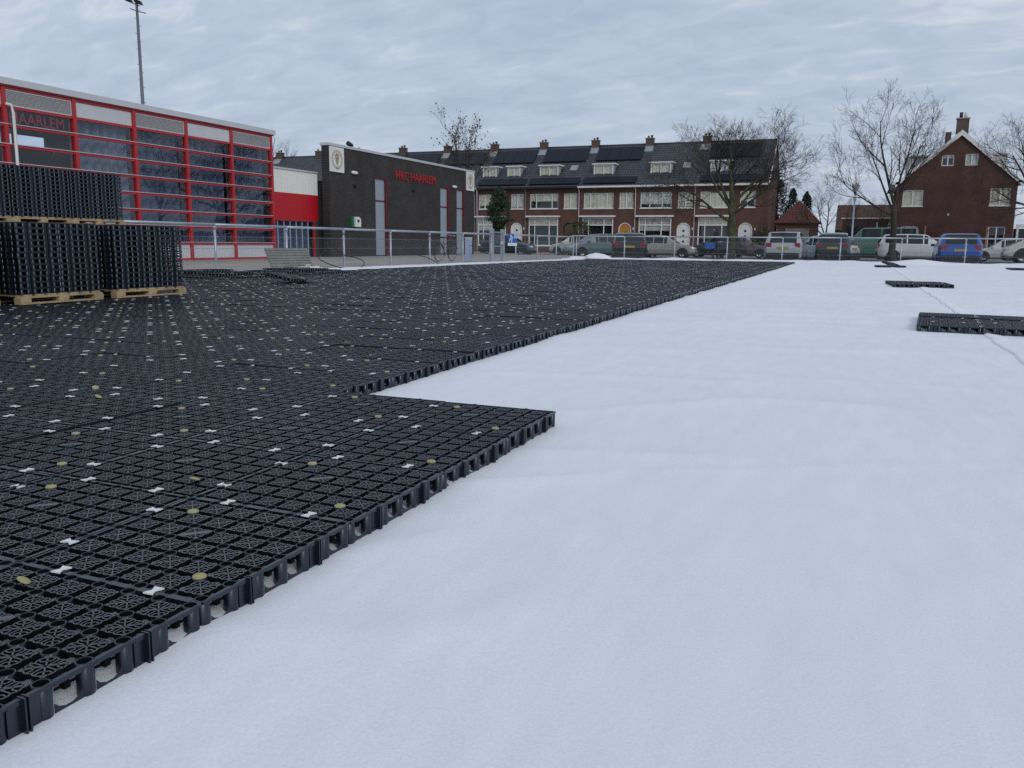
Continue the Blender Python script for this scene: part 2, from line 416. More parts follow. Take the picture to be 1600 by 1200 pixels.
def frange(a, b, st):
    out = []; x = a
    while x < b - 1e-6: out.append(x); x += st
    return out
def make_fabric():
    xs = frange(-13.7, -3, .22) + frange(-3, 3.6, .045) + frange(3.6, 9, .16) + frange(9, 34, .5) + [34]
    ys = frange(-2.5, 0, .25) + frange(0, 6.5, .045) + frange(6.5, 14, .1) + frange(14, 38.4, .16) + frange(38.4, 40.6, .1) + [40.6]
    me = bpy.data.meshes.new('fabric_sheet'); nx = len(xs)
    vs = [(x, y, fabric_h(x, y)) for y in ys for x in xs]
    fs = [(j * nx + i, j * nx + i + 1, (j + 1) * nx + i + 1, (j + 1) * nx + i) for j in range(len(ys) - 1) for i in range(nx - 1)]
    me.from_pydata(vs, [], fs); me.materials.append(M['fabric'])
    me.polygons.foreach_set('use_smooth', [True] * len(fs)); me.update()
    o = link('fabric_ground', me); tag(o, 'white geotextile sheet spread over the whole pitch bed', kind='structure')
    # overlap of two rolls: the upper roll's edge, a few millimetres thick
    mb = MB(); prev = None
    for y in frange(.5, 39.2, .1):
        w = SEAM + .022 * nz(y, 0, .22, 6.) + .004 * nz(y, 0, 1.4, 3.)
        wd = .085 + .012 * nz(y, 1, .4, 2.)
        prof = [(-.012, -.006), (-.008, .004), (.004, .0115), (.02, .0125), (wd * .6, .0105), (wd, .0075), (wd + .03, .0045), (wd + .034, -.006)]
        row = [(w + a, y, fabric_h(w + a, y) + b) for a, b in prof]
        if prev:
            for k in range(len(prof) - 1): mb.face([prev[k], prev[k + 1], row[k + 1], row[k]], 0, False)
        prev = row
    mb.build('overlap_strip', 'fabric', o)
    return o
make_fabric()

def sheet(name, x0, x1, y0, y1, z, m):
    o = MB().face([(x0, y0, z), (x1, y0, z), (x1, y1, z), (x0, y1, z)]) if False else None
    mb = MB(); mb.face([(x0, y0, z), (x1, y0, z), (x1, y1, z), (x0, y1, z)])
    return tag(mb.build(name, m), kind='structure')
sheet('ground', -900, 900, -600, 1200, -.32, 'ground')
sheet('parking_lot', -13.9, 120, 41.2, 64.5, -.16, 'asphalt')
sheet('street', -120, -13.9, 53.6, 64.5, -.156, 'asphalt')
sheet('pavement', -120, 120, 64.65, 72.0, -.05, 'paving')
box('kerb', 'kerb', None, -120, 120, 64.5, 64.65, -.3, -.04).__setitem__('kind', 'structure')
sheet('plaza_pavement', -60, -13.2, -14, 53.6, -.012, 'paving')
sheet('grass_verge', -13.5, 60, 40.3, 42.0, -.13, 'grass')
sheet('garden_ground', -8.2, 2.0, 66, 110, -.02, 'grass')
# ================================================================== CRATES
U, P7, RC, HT = .5, .0781, .0152, .060            # crate pitch, post pitch, post radius, height
OFF = (U - 6 * P7) / 2
def rib(mb, a, b, w, z1, z0, m=0, ends=False):
    ax, ay = a; bx, by = b
    dx_, dy_ = bx - ax, by - ay; L = math.hypot(dx_, dy_)
    if L < 1e-6: return
    nx, ny = -dy_ / L * w / 2, dx_ / L * w / 2
    i = len(mb.v)
    mb.v += [(ax + nx, ay + ny, z1), (ax - nx, ay - ny, z1), (bx - nx, by - ny, z1), (bx + nx, by + ny, z1),
             (ax + nx, ay + ny, z0), (ax - nx, ay - ny, z0), (bx - nx, by - ny, z0), (bx + nx, by + ny, z0)]
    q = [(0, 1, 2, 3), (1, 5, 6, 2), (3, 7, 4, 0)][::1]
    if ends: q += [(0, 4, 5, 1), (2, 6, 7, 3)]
    for n_, k in enumerate(q): mb.f.append(tuple(i + t for t in k)); mb.m.append(m if n_ == 0 else 1); mb.sm.append(False)  # only the top face can take the lit colour; sides get the shaded one

def crate_top(mb, cells=None, webs=True, local=False):
    """36 snowflake grilles between the round posts, and the lower webs in the grooves"""
    s = .0340
    D = .0018
    ribs = []
    for sx in (-1, 1):
        for sy in (-1, 1):
            # stepped outline of each quarter
            ribs += [((0, sy * .74), (sx * .28, sy * .86)), ((sx * .28, sy * .86), (sx * .52, sy * .76)), ((sx * .52, sy * .76), (sx * .82, sy * .82)),
                     ((sx * .74, 0), (sx * .86, sy * .28)), ((sx * .86, sy * .28), (sx * .76, sy * .52)), ((sx * .76, sy * .52), (sx * .82, sy * .82)),
                     ((sx * .22, sy * .52), (sx * .52, sy * .22)), ((sx * .52, sy * .76), (sx * .76, sy * .52)),
                     ((sx * .28, sy * .86), (sx * .22, sy * .52)), ((sx * .86, sy * .28), (sx * .52, sy * .22))]
    ribs += [((-.82, -.82), (.82, .82)), ((-.82, .82), (.82, -.82)), ((-.74, 0), (.74, 0)), ((0, -.74), (0, .74))]
    dbl = .07
    ribs += [((-.66 - dbl, -.66 + dbl), (.66 - dbl, .66 + dbl))]
    for cx in range(6):
        for cy in range(6):
            if cells is not None and (cx, cy) not in cells: continue
            x = -U / 2 + OFF + (cx + .5) * P7; y = -U / 2 + OFF + (cy + .5) * P7
            if local: x = y = 0
            for a, b in ribs:
                rib(mb, (x + a[0] * s, y + a[1] * s), (x + b[0] * s, y + b[1] * s), .0026, HT, HT - .009)
            if (cx, cy) == (2, 3):
                mb.obox((x, y, HT - .0004), Vector((.7, .7, 0)) * .034, Vector((.7, -.7, 0)) * .008, (0, 0, .0006))
    for k in range(1, 6 if webs else 1):
        c = -U / 2 + OFF + k * P7; e = U / 2 - OFF
        rib(mb, (c, -e), (c, e), .016, HT - .016, HT - .024, 1)
        rib(mb, (-e, c), (e, c), .016, HT - .0165, HT - .0245, 1)

def one_post(mb, x, y, n):
    mb.lathe([(RC * .96, 0), (RC, HT - .0005), (RC - .0016, HT + .0006), (RC - .0030, HT - .0005)], (x, y, 0), 'Z', n, 0, True)
    mb.lathe([(RC - .0030, HT - .0005), (RC - .0036, HT - .045)], (x, y, 0), 'Z', n, 1, True)
    i = len(mb.v); mb.v += [(x + (RC - .003) * math.cos(w), y + (RC - .003) * math.sin(w), HT - .042) for w in [2 * math.pi * k / 8 for k in range(8)]]
    mb.f.append(tuple(range(i, i + 8))); mb.m.append(1); mb.sm.append(False)
POST_XY = [(-U / 2 + OFF + ix * P7, -U / 2 + OFF + iy * P7) for ix in range(7) for iy in range(7)]
def crate_posts(mb, n=10):
    for x, y in POST_XY: one_post(mb, x, y, n)

def crate_sides(mb):
    e = U / 2 - .0045
    for q in range(4):
        a = q * math.pi / 2; ca, sa = math.cos(a), math.sin(a)
        def T(t, d, z): return (t * ca - d * sa, t * sa + d * ca, z)     # t along the side, d outwards
        for k in range(6):
            t0 = -U / 2 + OFF + k * P7 + RC * .8; t1 = t0 + P7 - RC * 1.6; tm = (t0 + t1) / 2
            # top beam
            mb.obox(T(tm, -e, HT - .004), Vector(T((t1 - t0) / 2, 0, 0)), Vector(T(0, .004, 0)), (0, 0, .0042))
            if k in (1, 4):
                # blind bay with the slot that takes the bow-tie clip
                mb.obox(T(tm - .0155, -e + .002, .026), Vector(T(.0115, 0, 0)), Vector(T(0, .002, 0)), (0, 0, .0258))
                mb.obox(T(tm + .0155, -e + .002, .026), Vector(T(.0115, 0, 0)), Vector(T(0, .002, 0)), (0, 0, .0258))
                for u_ in (-.0035, .0035):
                    mb.obox(T(tm + u_, -e - .002, .031), Vector(T(.0014, 0, 0)), Vector(T(0, .0085, 0)), (0, 0, .0305))
                mb.obox(T(tm, -e + .009, .030), Vector(T(.0045, 0, 0)), Vector(T(0, .0012, 0)), (0, 0, .030), 1)
            else:
                # window: sagging lower web and a small lug
                pts = [(t0, .0), (t1, .0), (t1, .022), (tm + .018, .013), (tm + .006, .0085), (tm - .006, .0085), (tm - .018, .013), (t0, .022)]
                i = len(mb.v); mb.v += [T(p, -e + .002, z) for p, z in pts]
                mb.f.append(tuple(range(i, i + len(pts)))); mb.m.append(0); mb.sm.append(False)
                mb.obox(T(tm + .008, -e + .02, .033), Vector(T(.006, 0, 0)), Vector(T(0, .006, 0)), (0, 0, .006), 1)
                mb.obox(T(tm + .010, -e + .022, .031), Vector(T(.02, 0, 0)), Vector(T(0, .0015, 0)), (0, 0, .002), 1)
        # flange flush with the top along the joint
        mb.obox(T(0, -U / 2 + .0030, HT - .003), Vector(T(U / 2 - .004, 0, 0)), Vector(T(0, .0022, 0)), (0, 0, .0030))

def clip_mb():
    """white bow-tie clip, lying flat with its waist on the joint (long axis X)"""
    mb = MB(); w, h, t = .0155, .0122, .003
    for sgn in (-1, 1):
        o = [(0, -.004), (sgn * w, -h), (sgn * w, h), (0, .004)]
        if sgn < 0: o = o[::-1]
        mb.prism([(x, y, HT + .0008) for x, y in o], (0, 0, t))
    return mb
def cap_mb():
    mb = MB(); mb.lathe([(.0146, HT + .0004), (.0143, HT + .0032), (.011, HT + .005), (.003, HT + .0056), (.0004, HT + .0056)], (0, 0, 0), 'Z', 12, 0, True)
    return mb
CLIPS = [(U / 2, -U / 4, 0), (U / 2, U / 4, 0), (-U / 4, U / 2, math.pi / 2), (U / 4, U / 2, math.pi / 2)]
CAPS = [(U / 2 - OFF - P7, -U / 2 + OFF + P7), (-U / 2 + OFF + P7, U / 2 - OFF - P7)]
_g = MB(); crate_top(_g); ME_GRILLE = _g.mesh('grille', ['plastic_lit', 'plastic_shade'])
_p = MB(); crate_posts(_p); ME_POSTS = _p.mesh('posts', ['plastic', 'plastic_shade'])
_s = MB(); crate_sides(_s); ME_SIDES = _s.mesh('side_walls', ['plastic', 'plastic_shade'])
_g1 = MB(); crate_top(_g1, {(0, 0)}, False, True); ME_CELL = _g1.mesh('cell_grille', ['plastic_lit', 'plastic_shade'])
_g2 = MB(); crate_top(_g2, {(2, 3)}, False, True); ME_CELL2 = _g2.mesh('cell_grille_plate', ['plastic_lit', 'plastic_shade'])
_g3 = MB(); crate_top(_g3, set(), True); ME_WEBS = _g3.mesh('groove_webs', ['plastic', 'plastic_shade'])
_p1 = MB(); one_post(_p1, 0, 0, 14); ME_POST = _p1.mesh('post', ['plastic', 'plastic_shade'])
ME_CLIP = clip_mb().mesh('bow_tie_clip', 'clip'); ME_CAP = cap_mb().mesh('cap', 'cap')
# one joined mesh for the crates that are too many to be told apart
def joined_crate(clips=True, seed=0):
    rnd = random.Random(seed)
    j = MB()
    for src in (_g, _p, _s):
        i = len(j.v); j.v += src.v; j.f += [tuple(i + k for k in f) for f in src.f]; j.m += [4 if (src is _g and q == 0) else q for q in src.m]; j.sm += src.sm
    if clips:
        for (x, y, a) in CLIPS:
            if rnd.random() < .42: continue
            a += rnd.uniform(-.2, .2); x += rnd.uniform(-.006, .006); y += rnd.uniform(-.006, .006)
            c = clip_mb(); i = len(j.v); ca, sa = math.cos(a), math.sin(a)
            j.v += [(x + vx * ca - vy * sa, y + vx * sa + vy * ca, vz) for vx, vy, vz in c.v]; j.f += [tuple(i + k for k in f) for f in c.f]; j.m += [2] * len(c.f); j.sm += c.sm
        for (x, y) in CAPS:
            if rnd.random() < .62: continue
            c = cap_mb(); i = len(j.v)
            j.v += [(x + vx, y + vy, vz) for vx, vy, vz in c.v]; j.f += [tuple(i + k for k in f) for f in c.f]; j.m += [3] * len(c.f); j.sm += c.sm
    return j.mesh('joined_crate', ['plastic', 'plastic_shade', 'clip', 'cap', 'plastic_lit'])

X1, Y1 = -1.104, 1.148                # corner of the near field (fabric side)
YS = Y1 + 4 * U                       # the step
X2, ROT2 = -2.165, R(.75)
crates = []                           # dicts: mat, label, score, clips
def add_crate(x, y, z, rz, label, group, tilt=(0, 0), clip=(1, 1, 1, 1), cap=True, score=None, force=False):
    m = Matrix.Translation((x, y, z)) @ Matrix.Rotation(rz, 4, 'Z') @ Matrix.Rotation(tilt[0], 4, 'X') @ Matrix.Rotation(tilt[1], 4, 'Y')
    crates.append(dict(m=m, label=label, group=group, clip=clip, cap=cap, score=score, force=force))
def flat_score(m):
    pts = [project(m @ Vector((a * U / 2, b * U / 2, HT))) for a, b in ((-1, -1), (1, -1), (1, 1), (-1, 1))]
    if any(p is None for p in pts): return None
    ar = abs(sum(pts[k][0] * pts[(k + 1) % 4][1] - pts[(k + 1) % 4][0] * pts[k][1] for k in range(4))) / 2
    x = sum(p[0] for p in pts) / 4; y = sum(p[1] for p in pts) / 4
    if x < -30 or x > 1630 or y > 1230: ar *= .05
    return ar, x, y
rj = random.Random(3)
for r in range(-4, 4):
    for k in range(0, 24):
        x = X1 - U * (k + .5); y = Y1 + U * (r + .5)
        m = Matrix.Translation((x, y, 0)); sc = flat_score(m)
        if sc is None or sc[1] < -900 or sc[2] > 1900: continue
        cl = [1, 1, 1, 1]
        if k == 0: cl[0] = cl[1] = 0
        if r == 3: cl[2] = cl[3] = 0
        add_crate(x, y, base_h(x, y) + rj.uniform(-.0015, .003), rj.uniform(-.003, .003),
                  'black lattice crate, %s from the fabric edge, %s row before the step' % (ORD(k + 1), ORD(4 - r)),
                  'crates laid before the step', (rj.uniform(-.006, .006), rj.uniform(-.006, .006)), cl, score=sc[0])
NROW = 70
for j in range(NROW):
    for k in range(0, 21):
        if k >= 18 and (j > 24): continue
        lx = -U * (k + .5); ly = U * (j + .5) + .012
        x = X2 + lx * math.cos(ROT2) - ly * math.sin(ROT2); y = YS + lx * math.sin(ROT2) + ly * math.cos(ROT2)
        m = Matrix.Translation((x, y, 0)); sc = flat_score(m)
        if sc is None or sc[1] < -700: continue
        if (j, k) in ((16, 12), ): continue
        cl = [rj.random() > .05 for _ in range(4)]
        if k == 0: cl[0] = cl[1] = 0
        add_crate(x, y, base_h(x, y) + rj.uniform(-.003, .005), ROT2 + rj.uniform(-.004, .004),
                  'black lattice crate, %s from the fabric edge, %s row beyond the step' % (ORD(k + 1), ORD(j + 1)),
                  'crates laid beyond the step', (rj.uniform(-.011, .011), rj.uniform(-.011, .011)), cl, score=sc[0])
# the lifted crate near the club side
add_crate(-8.75, 11.35, .12, ROT2 + .06, 'single black crate tipped up out of the laid field near the pallets', None, (R(-3), R(12)), (0, 1, 0, 1), force=True)
# loose groups on the fabric
def loose(x0, y0, nx, ny, where, rz=0.):
    for a in range(nx):
        for b in range(ny):
            lx, ly = U * (a + .5), U * (b + .5)
            x = x0 + lx * math.cos(rz) - ly * math.sin(rz); y = y0 + lx * math.sin(rz) + ly * math.cos(rz)
            add_crate(x, y, fabric_h(x, y) * .5 + .002, rz, 'black crate in the %s, %s from left, %s from front' % (where, ORD(a + 1), ORD(b + 1)),
                      where, (rj.uniform(-.008, .008), rj.uniform(-.008, .008)), (a < nx - 1, a < nx - 1, b < ny - 1, b < ny - 1), cap=False, force=True)
loose(.5, 8.12, 3, 3, 'nearest loose block on fabric', R(-4))
loose(.6, 16.95, 2, 3, 'middle loose block on fabric', R(4.5))
loose(.52, 33.2, 2, 3, 'small far block before the fence', R(1))
loose(4.66, 32.3, 3, 3, 'far block at right margin', R(-2))
add_crate(1.1, 36.6, .05, .5, 'black crate thrown down askew behind the small far block', None, (.18, .1), (0, 0, 0, 0), cap=False, force=True)

# pallets with stacked crates
def pallet_proto():
    t = thing('wooden_pallet', 'x', 'pallet')
    h = .10; mb = MB()
    for k in range(7):
        x = -.5 + .07 + k * .1433
        box('deck_board', 'wood', t, -.51, .51, x - .055 - .0, x + .045, h - .018, h)
    for x in (-.46, 0, .46):
        box('stringer', 'wood', t, x - .05, x + .05, -.51, .51, h - .036, h - .0185)
        for y in (-.46, 0, .46): box('block', 'wood', t, x - .05, x + .05, y - .06, y + .06, .018, h - .0365)
        box('base_board', 'wood', t, x - .048, x + .048, -.52, .52, 0, .0175)
    return t
_pal = pallet_proto(); _palused = [False]
def pallet(x, y, z, rz, label):
    o = _pal if not _palused[0] else copy_tree(_pal)
    _palused[0] = True
    o.location = (x, y, z); o.rotation_euler = (0, 0, rz); tag(o, label, 'pallet', 'pallets under crate stacks')
def stack(x, y, z, layers, rz, where, visible=True):
    for L in range(layers):
        jx, jy = rj.uniform(-.0025, .0025), rj.uniform(-.0025, .0025)
        for a in (-1, 1):
            for b in (-1, 1):
                lx, ly = a * U / 2 * 1.0 + jx, b * U / 2 + jy
                d = math.hypot(x, y)
                vis = (a == 1 or (b == -1 and visible == 2))
                add_crate(x + lx * math.cos(rz) - ly * math.sin(rz), y + lx * math.sin(rz) + ly * math.cos(rz), z + L * (HT + .0016), rz + rj.uniform(-.003, .003),
                          'black crate in the %s, %s layer up, %s' % (where, ORD(L + 1), 'nearer half' if b < 0 else 'farther half'),
                          where, (0, 0), (0, 0, 0, 0), cap=False, score=(1e6 / d / d * .045 if vis and a == 1 else .0))
zb = .065
pallet(-8.43, 6.46, zb, R(1.5), 'pale wooden pallet under the big left front stack of crates')
stack(-8.43, 6.46, zb + .101, 12, R(1.5), 'big left front stack')
pallet(-8.43, 7.73, zb, R(-2.5), 'pale wooden pallet under the right front stack of crates')
stack(-8.43, 7.73, zb + .101, 12, R(-2.5), 'right front stack')
pallet(-8.47, 5.25, zb, R(-1), 'pale wooden pallet under the front stack cut by the left margin')
stack(-8.47, 5.25, zb + .101, 12, R(-1), 'front stack cut by the left margin')
for yy, nm in ((10.27, 'right'), (9.25, 'middle'), (8.23, 'leftmost')):
    pallet(-12.12, yy, zb, 0, 'wooden pallet on the crates under the %s rear stack' % nm)
    stack(-12.12, yy, zb + .101, 13, 0, 'lower %s rear stack' % nm)
    pallet(-12.12, yy, zb + .101 + 13 * (HT + .0016), 0, 'wooden pallet halfway up the %s rear stack of crates' % nm)
    stack(-12.12, yy, zb + .202 + 13 * (HT + .0016), 12, 0, 'upper %s rear stack' % nm)

order = sorted([c for c in crates if not c['force']], key=lambda c: -(c['score'] or 0))
forced = [c for c in crates if c['force']]
ind = forced + order[:300 - len(forced)]
rest = order[300 - len(forced):]
near_n = 0
for c in ind:
    o = bpy.data.objects.new('drainage_crate', None); C.objects.link(o); o.empty_display_size = .1
    o.matrix_world = c['m']; tag(o, c['label'], 'crate', c['group'])
    if (c['score'] or 0) > 5200:            # near enough for each grille and post to show
        link('groove_webs', ME_WEBS, o)['kind'] = 'stuff'
        for cx in range(6):
            for cy in range(6): link('cell_grille', ME_CELL2 if (cx, cy) == (2, 3) else ME_CELL, o, (-U / 2 + OFF + (cx + .5) * P7, -U / 2 + OFF + (cy + .5) * P7, 0))
        for x, y in POST_XY: link('post', ME_POST, o, (x, y, 0))
        near_n += 1
    else:
        link('grille', ME_GRILLE, o)['kind'] = 'stuff'; link('posts', ME_POSTS, o)['kind'] = 'stuff'
    link('side_walls', ME_SIDES, o)['kind'] = 'stuff'
    for k, (x, y, a) in enumerate(CLIPS):
        if c['clip'][k]:
            q = link('bow_tie_clip', ME_CLIP, o); q.location = (x + rj.uniform(-.002, .002), y + rj.uniform(-.002, .002), 0); q.rotation_euler = (0, 0, a + rj.uniform(-.12, .12))
    if c['cap']:
        for x, y in CAPS:
            if rj.random() < .6:
                q = link('cap', ME_CAP, o); q.location = (x, y, 0)
                if rj.random() < .2:
                    q.rotation_euler = (rj.uniform(-.5, .5), rj.uniform(-.5, .5), 0); q.location = (x + rj.uniform(-.01, .01), y + rj.uniform(-.01, .01), .012)

def instancer(name, mats, proto_meshes):
    me = bpy.data.meshes.new(name); me.from_pydata([tuple(m.to_translation()) for m in mats], [], [])
    me.attributes.new('rot', 'FLOAT_VECTOR', 'POINT'); me.attributes.new('pick', 'INT', 'POINT')
    me.attributes['rot'].data.foreach_set('vector', [q for m in mats for q in m.to_euler()])
    me.attributes['pick'].data.foreach_set('value', [rj.randrange(len(proto_meshes)) for m in mats])
    o = link(name, me)
    ng = bpy.data.node_groups.new(name, 'GeometryNodeTree')
    ng.interface.new_socket('Geometry', in_out='INPUT', socket_type='NodeSocketGeometry'); ng.interface.new_socket('Geometry', in_out='OUTPUT', socket_type='NodeSocketGeometry')
    N = ng.nodes; L = ng.links; gi = N.new('NodeGroupInput'); go = N.new('NodeGroupOutput'); ip = N.new('GeometryNodeInstanceOnPoints'); jn = N.new('GeometryNodeJoinGeometry')
    for pm in proto_meshes:
        oi = N.new('GeometryNodeObjectInfo'); oi.inputs['Object'].default_value = bpy.data.objects.new('crate_source', pm); gt = N.new('GeometryNodeGeometryToInstance')
        L.new(oi.outputs['Geometry'], gt.inputs[0]); L.new(gt.outputs[0], jn.inputs[0])
    na = N.new('GeometryNodeInputNamedAttribute'); na.data_type = 'FLOAT_VECTOR'; na.inputs['Name'].default_value = 'rot'
    nb = N.new('GeometryNodeInputNamedAttribute'); nb.data_type = 'INT'; nb.inputs['Name'].default_value = 'pick'
    er = N.new('FunctionNodeEulerToRotation')
    ip.inputs['Pick Instance'].default_value = True
    L.new(gi.outputs[0], ip.inputs['Points']); L.new(jn.outputs[0], ip.inputs['Instance'])
    L.new([q for q in nb.outputs if q.enabled][0], ip.inputs['Instance Index'])
    L.new([q for q in na.outputs if q.enabled][0], er.inputs[0]); L.new(er.outputs[0], ip.inputs['Rotation']); L.new(ip.outputs[0], go.inputs[0])
    md = o.modifiers.new('scatter', 'NODES'); md.node_group = ng
    return o
rl = [c['m'] for c in rest if c['cap']]; rs = [c['m'] for c in rest if not c['cap']]
o = instancer('crate_field', rl, [joined_crate(True, q) for q in range(5, 11)])
tag(o, 'far spread of black lattice crates flecked with white clips', 'crate field', kind='stuff')
o = instancer('stacked_crates', rs, [joined_crate(False)])
tag(o, 'remaining black crates inside and behind the pallet stacks', 'crate stack', kind='stuff')
#@@PART2
# ================================================================== CLUB BUILDINGS
def text_mesh(name, body, size, m, depth=.012):
    cu = bpy.data.curves.new(name, 'FONT'); cu.body = body; cu.size = size; cu.extrude = depth; cu.resolution_u = 3
    tmp = bpy.data.objects.new(name, cu); C.objects.link(tmp)
    me = bpy.data.meshes.new_from_object(tmp.evaluated_get(bpy.context.evaluated_depsgraph_get()))
    bpy.data.objects.remove(tmp); bpy.data.curves.remove(cu)
    me.materials.clear(); me.materials.append(M[m])
    return me
def fit_text(name, body, width, height, m, parent, mtx, depth=.012):
    me = text_mesh(name, body, 1., m, depth)
    xs = [v.co.x for v in me.vertices]; ys = [v.co.y for v in me.vertices]
    sx, sy = width / (max(xs) - min(xs)), height / (max(ys) - min(ys)); x0, y0 = min(xs), min(ys)
    for v in me.vertices: v.co.x = (v.co.x - x0) * sx; v.co.y = (v.co.y - y0) * sy
    o = link(name, me, parent); o.matrix_local = mtx
    return o
FACE_X = Matrix(((0, 0, 1, 0), (1, 0, 0, 0), (0, 1, 0, 0), (0, 0, 0, 1)))       # local x -> +Y, y -> +Z, z -> +X

def glass_hall():
    t = thing('glass_hall', 'long red framed glass sports hall with grey louvres under its roof edge', 'building', (-23.5, 0, 0))
    cols = [12.83, 15.26, 17.68, 20.06, 22.45, 24.87, 27.3, 29.74]
    tr = [.03, .62, 1.22, 1.76, 2.33, 2.90, 3.45, 4.02, 4.55, 5.10]
    for y in cols: box('column', 'red', t, -.16, .06, y - .065, y + .065, -.02, 5.13)
    for z in tr:
        b = box('transom', 'red', t, -.10, .035, 12.8, 29.7, z - .045, z + .035)
        if .3 < z < 4.5: box('drip_edge', 'trim', b, .036, .075, 12.9, 29.66, z + .036, z + .056)
    box('fascia', 'trim', t, -.2, .16, 12.4, 29.92, 5.17, 5.36); box('roof_slab', 'trim', t, -9.3, -.205, 12.4, 29.9, 5.1, 5.34)
    box('soffit', 'red', t, -.2, .10, 12.4, 29.86, 5.132, 5.168)
    for k in range(7):
        y0, y1 = cols[k] + .07, cols[k + 1] - .07
        box('plinth_panel', 'panel', t, -.05, .0, y0, y1, tr[0] + .04, tr[1] - .05)
        if k % 2 == 0:
            lf = MB()
            for a, b_ in (((y0, y0 + .035), (4.59, 5.05)), ((y1 - .035, y1), (4.59, 5.05)), ((y0 + .036, y1 - .036), (4.59, 4.62)), ((y0 + .036, y1 - .036), (5.02, 5.05))):
                lf.box(-.06, .02, a[0], a[1], b_[0], b_[1])
            o = lf.build('louvre_frame', 'trim', t); sl = MB()
            for q in range(12):
                z = 4.625 + q * .0325
                sl.face([(-.030, y0 + .036, z + .040), (-.030, y1 - .036, z + .040), (.012, y1 - .036, z + .006), (.012, y0 + .036, z + .006)])
                sl.face([(.012, y0 + .036, z + .006), (.012, y1 - .036, z + .006), (.008, y1 - .036, z), (.008, y0 + .036, z)])
            tag(sl.build('louvre_slats', 'louvre', o), kind='stuff'); box('louvre_back', 'trimblack', o, -.09, -.062, y0, y1, 4.60, 5.05)
        else:
            box('top_panel', 'panel', t, -.05, .0, y0, y1, 4.592, 5.045)
        for r in range(1, 8):
            box('pane', 'bigglass', t, -.03, -.018, y0, y1, tr[r] + .04, tr[r + 1] - .05)
        # curtains hang behind every bay but the one that shows the room
        if k != 2:
            cu = MB(); prev = None; n = 44; top = 4.6
            for q in range(n + 1):
                y = y0 + (y1 - y0) * q / n
                x = -.36 +   .09 * math.sin(q * .85 + k + 1.2 * nz(q * .21, k, 1, 7)) + .05 * nz(q * .37, k, 1, 3)
                if prev: cu.face([(prev[0], prev[1], .62), (x, y, .62), (x, y, top), (prev[0], prev[1], top)], 0, True)
                prev = (x, y)
            cu.build('curtain', 'greycurtain' if k in (3, 1) else 'bluecurtain', t)
    # room behind: floor, dark rear wall with a window that shows daylight
    for a_ in ((12.5, 24.1, 0, 5.09), (26.2, 29.7, 0, 5.09), (24.1, 26.2, 0, 4.47), (24.1, 26.2, 4.97, 5.09)): box('rear_wall', 'darkroom', t, -9.05, -8.9, *a_)
    box('window_post', 'darkroom', t, -9.0, -8.95, 24.68, 24.84, 4.47, 4.97)
    box('room_floor', 'darkroom', t, -8.89, -.2, 12.5, 29.7, -.005, .01)
    box('end_wall', 'darkroom', t, -8.84, -.17, 29.56, 29.7, .02, 5.09); box('end_wall', 'panel', t, -8.84, -.17, 12.4, 12.5, .02, 5.09)
    box('ceiling', 'darkroom', t, -8.84, -.21, 12.5, 29.5, 5.04, 5.09)
    fit_text('lettering', 'HAARLEM', 1.84, .32, 'redletters', t, Matrix.Translation((-.075, 17.9, 4.13)) @ FACE_X)
    # rain pipe on the corner column
    MB().tube([(.13, 17.66, 4.62), (.16, 17.80, 4.60), (.16, 17.86, 4.4), (.14, 17.86, 1.9), (.14, 17.86, .1)], .045, 8).build('rain_pipe', 'white', t)
glass_hall()

def link_block():
    t = thing('link_block', 'low link building with white cladding above a plain red band', 'building', (-25, 29.95, 0))
    W = 5.15
    box('roof_slab', 'trim', t, -9, .06, 0, W, 4.02, 4.10)
    mb = MB(); n = 46
    for k in range(n):
        y = k * W / n; d = .018 if k % 2 else 0
        mb.box(-.08, d, y, y + W / n - .0005, 2.97, 4.015)
    tag(mb.build('cladding', 'corr', t), kind='stuff')
    box('red_band', 'redpanel', t, -.08, .012, 0, W, 1.78, 2.965)
    box('head_rail', 'red', t, -.06, .05, 0, W - .3, 1.68, 1.775)
    for y in (.04, W - .42): box('door_post', 'red', t, -.06, .04, y, y + .10, 0, 1.679)
    box('glazing', 'bigglass', t, -.03, -.02, .14, W - .42, .02, 1.68)
    for k in range(9): box('mullion', 'ltblue', t, -.018, .02, .6 + k * .46, .625 + k * .46, .02, 1.675)
    cu = MB(); prev = None
    for q in range(61):
        y = .1 + 4.8 * q / 60; x = -.35 + .05 * math.sin(q * 1.1)
        if prev: cu.face([(prev[0], prev[1], .02), (x, y, .02), (x, y, 1.7), (prev[0], prev[1], 1.7)], 0, True)
        prev = (x, y)
    cu.build('curtain', 'bluecurtain', t)
    box('rear_wall', 'darkroom', t, -1.2, -1.1, 0, W, 0, 1.77)
    box('side_reveal', 'darkbrick', t, -.08, .03, W - .30, W - .02, 0, 1.77)
link_block()

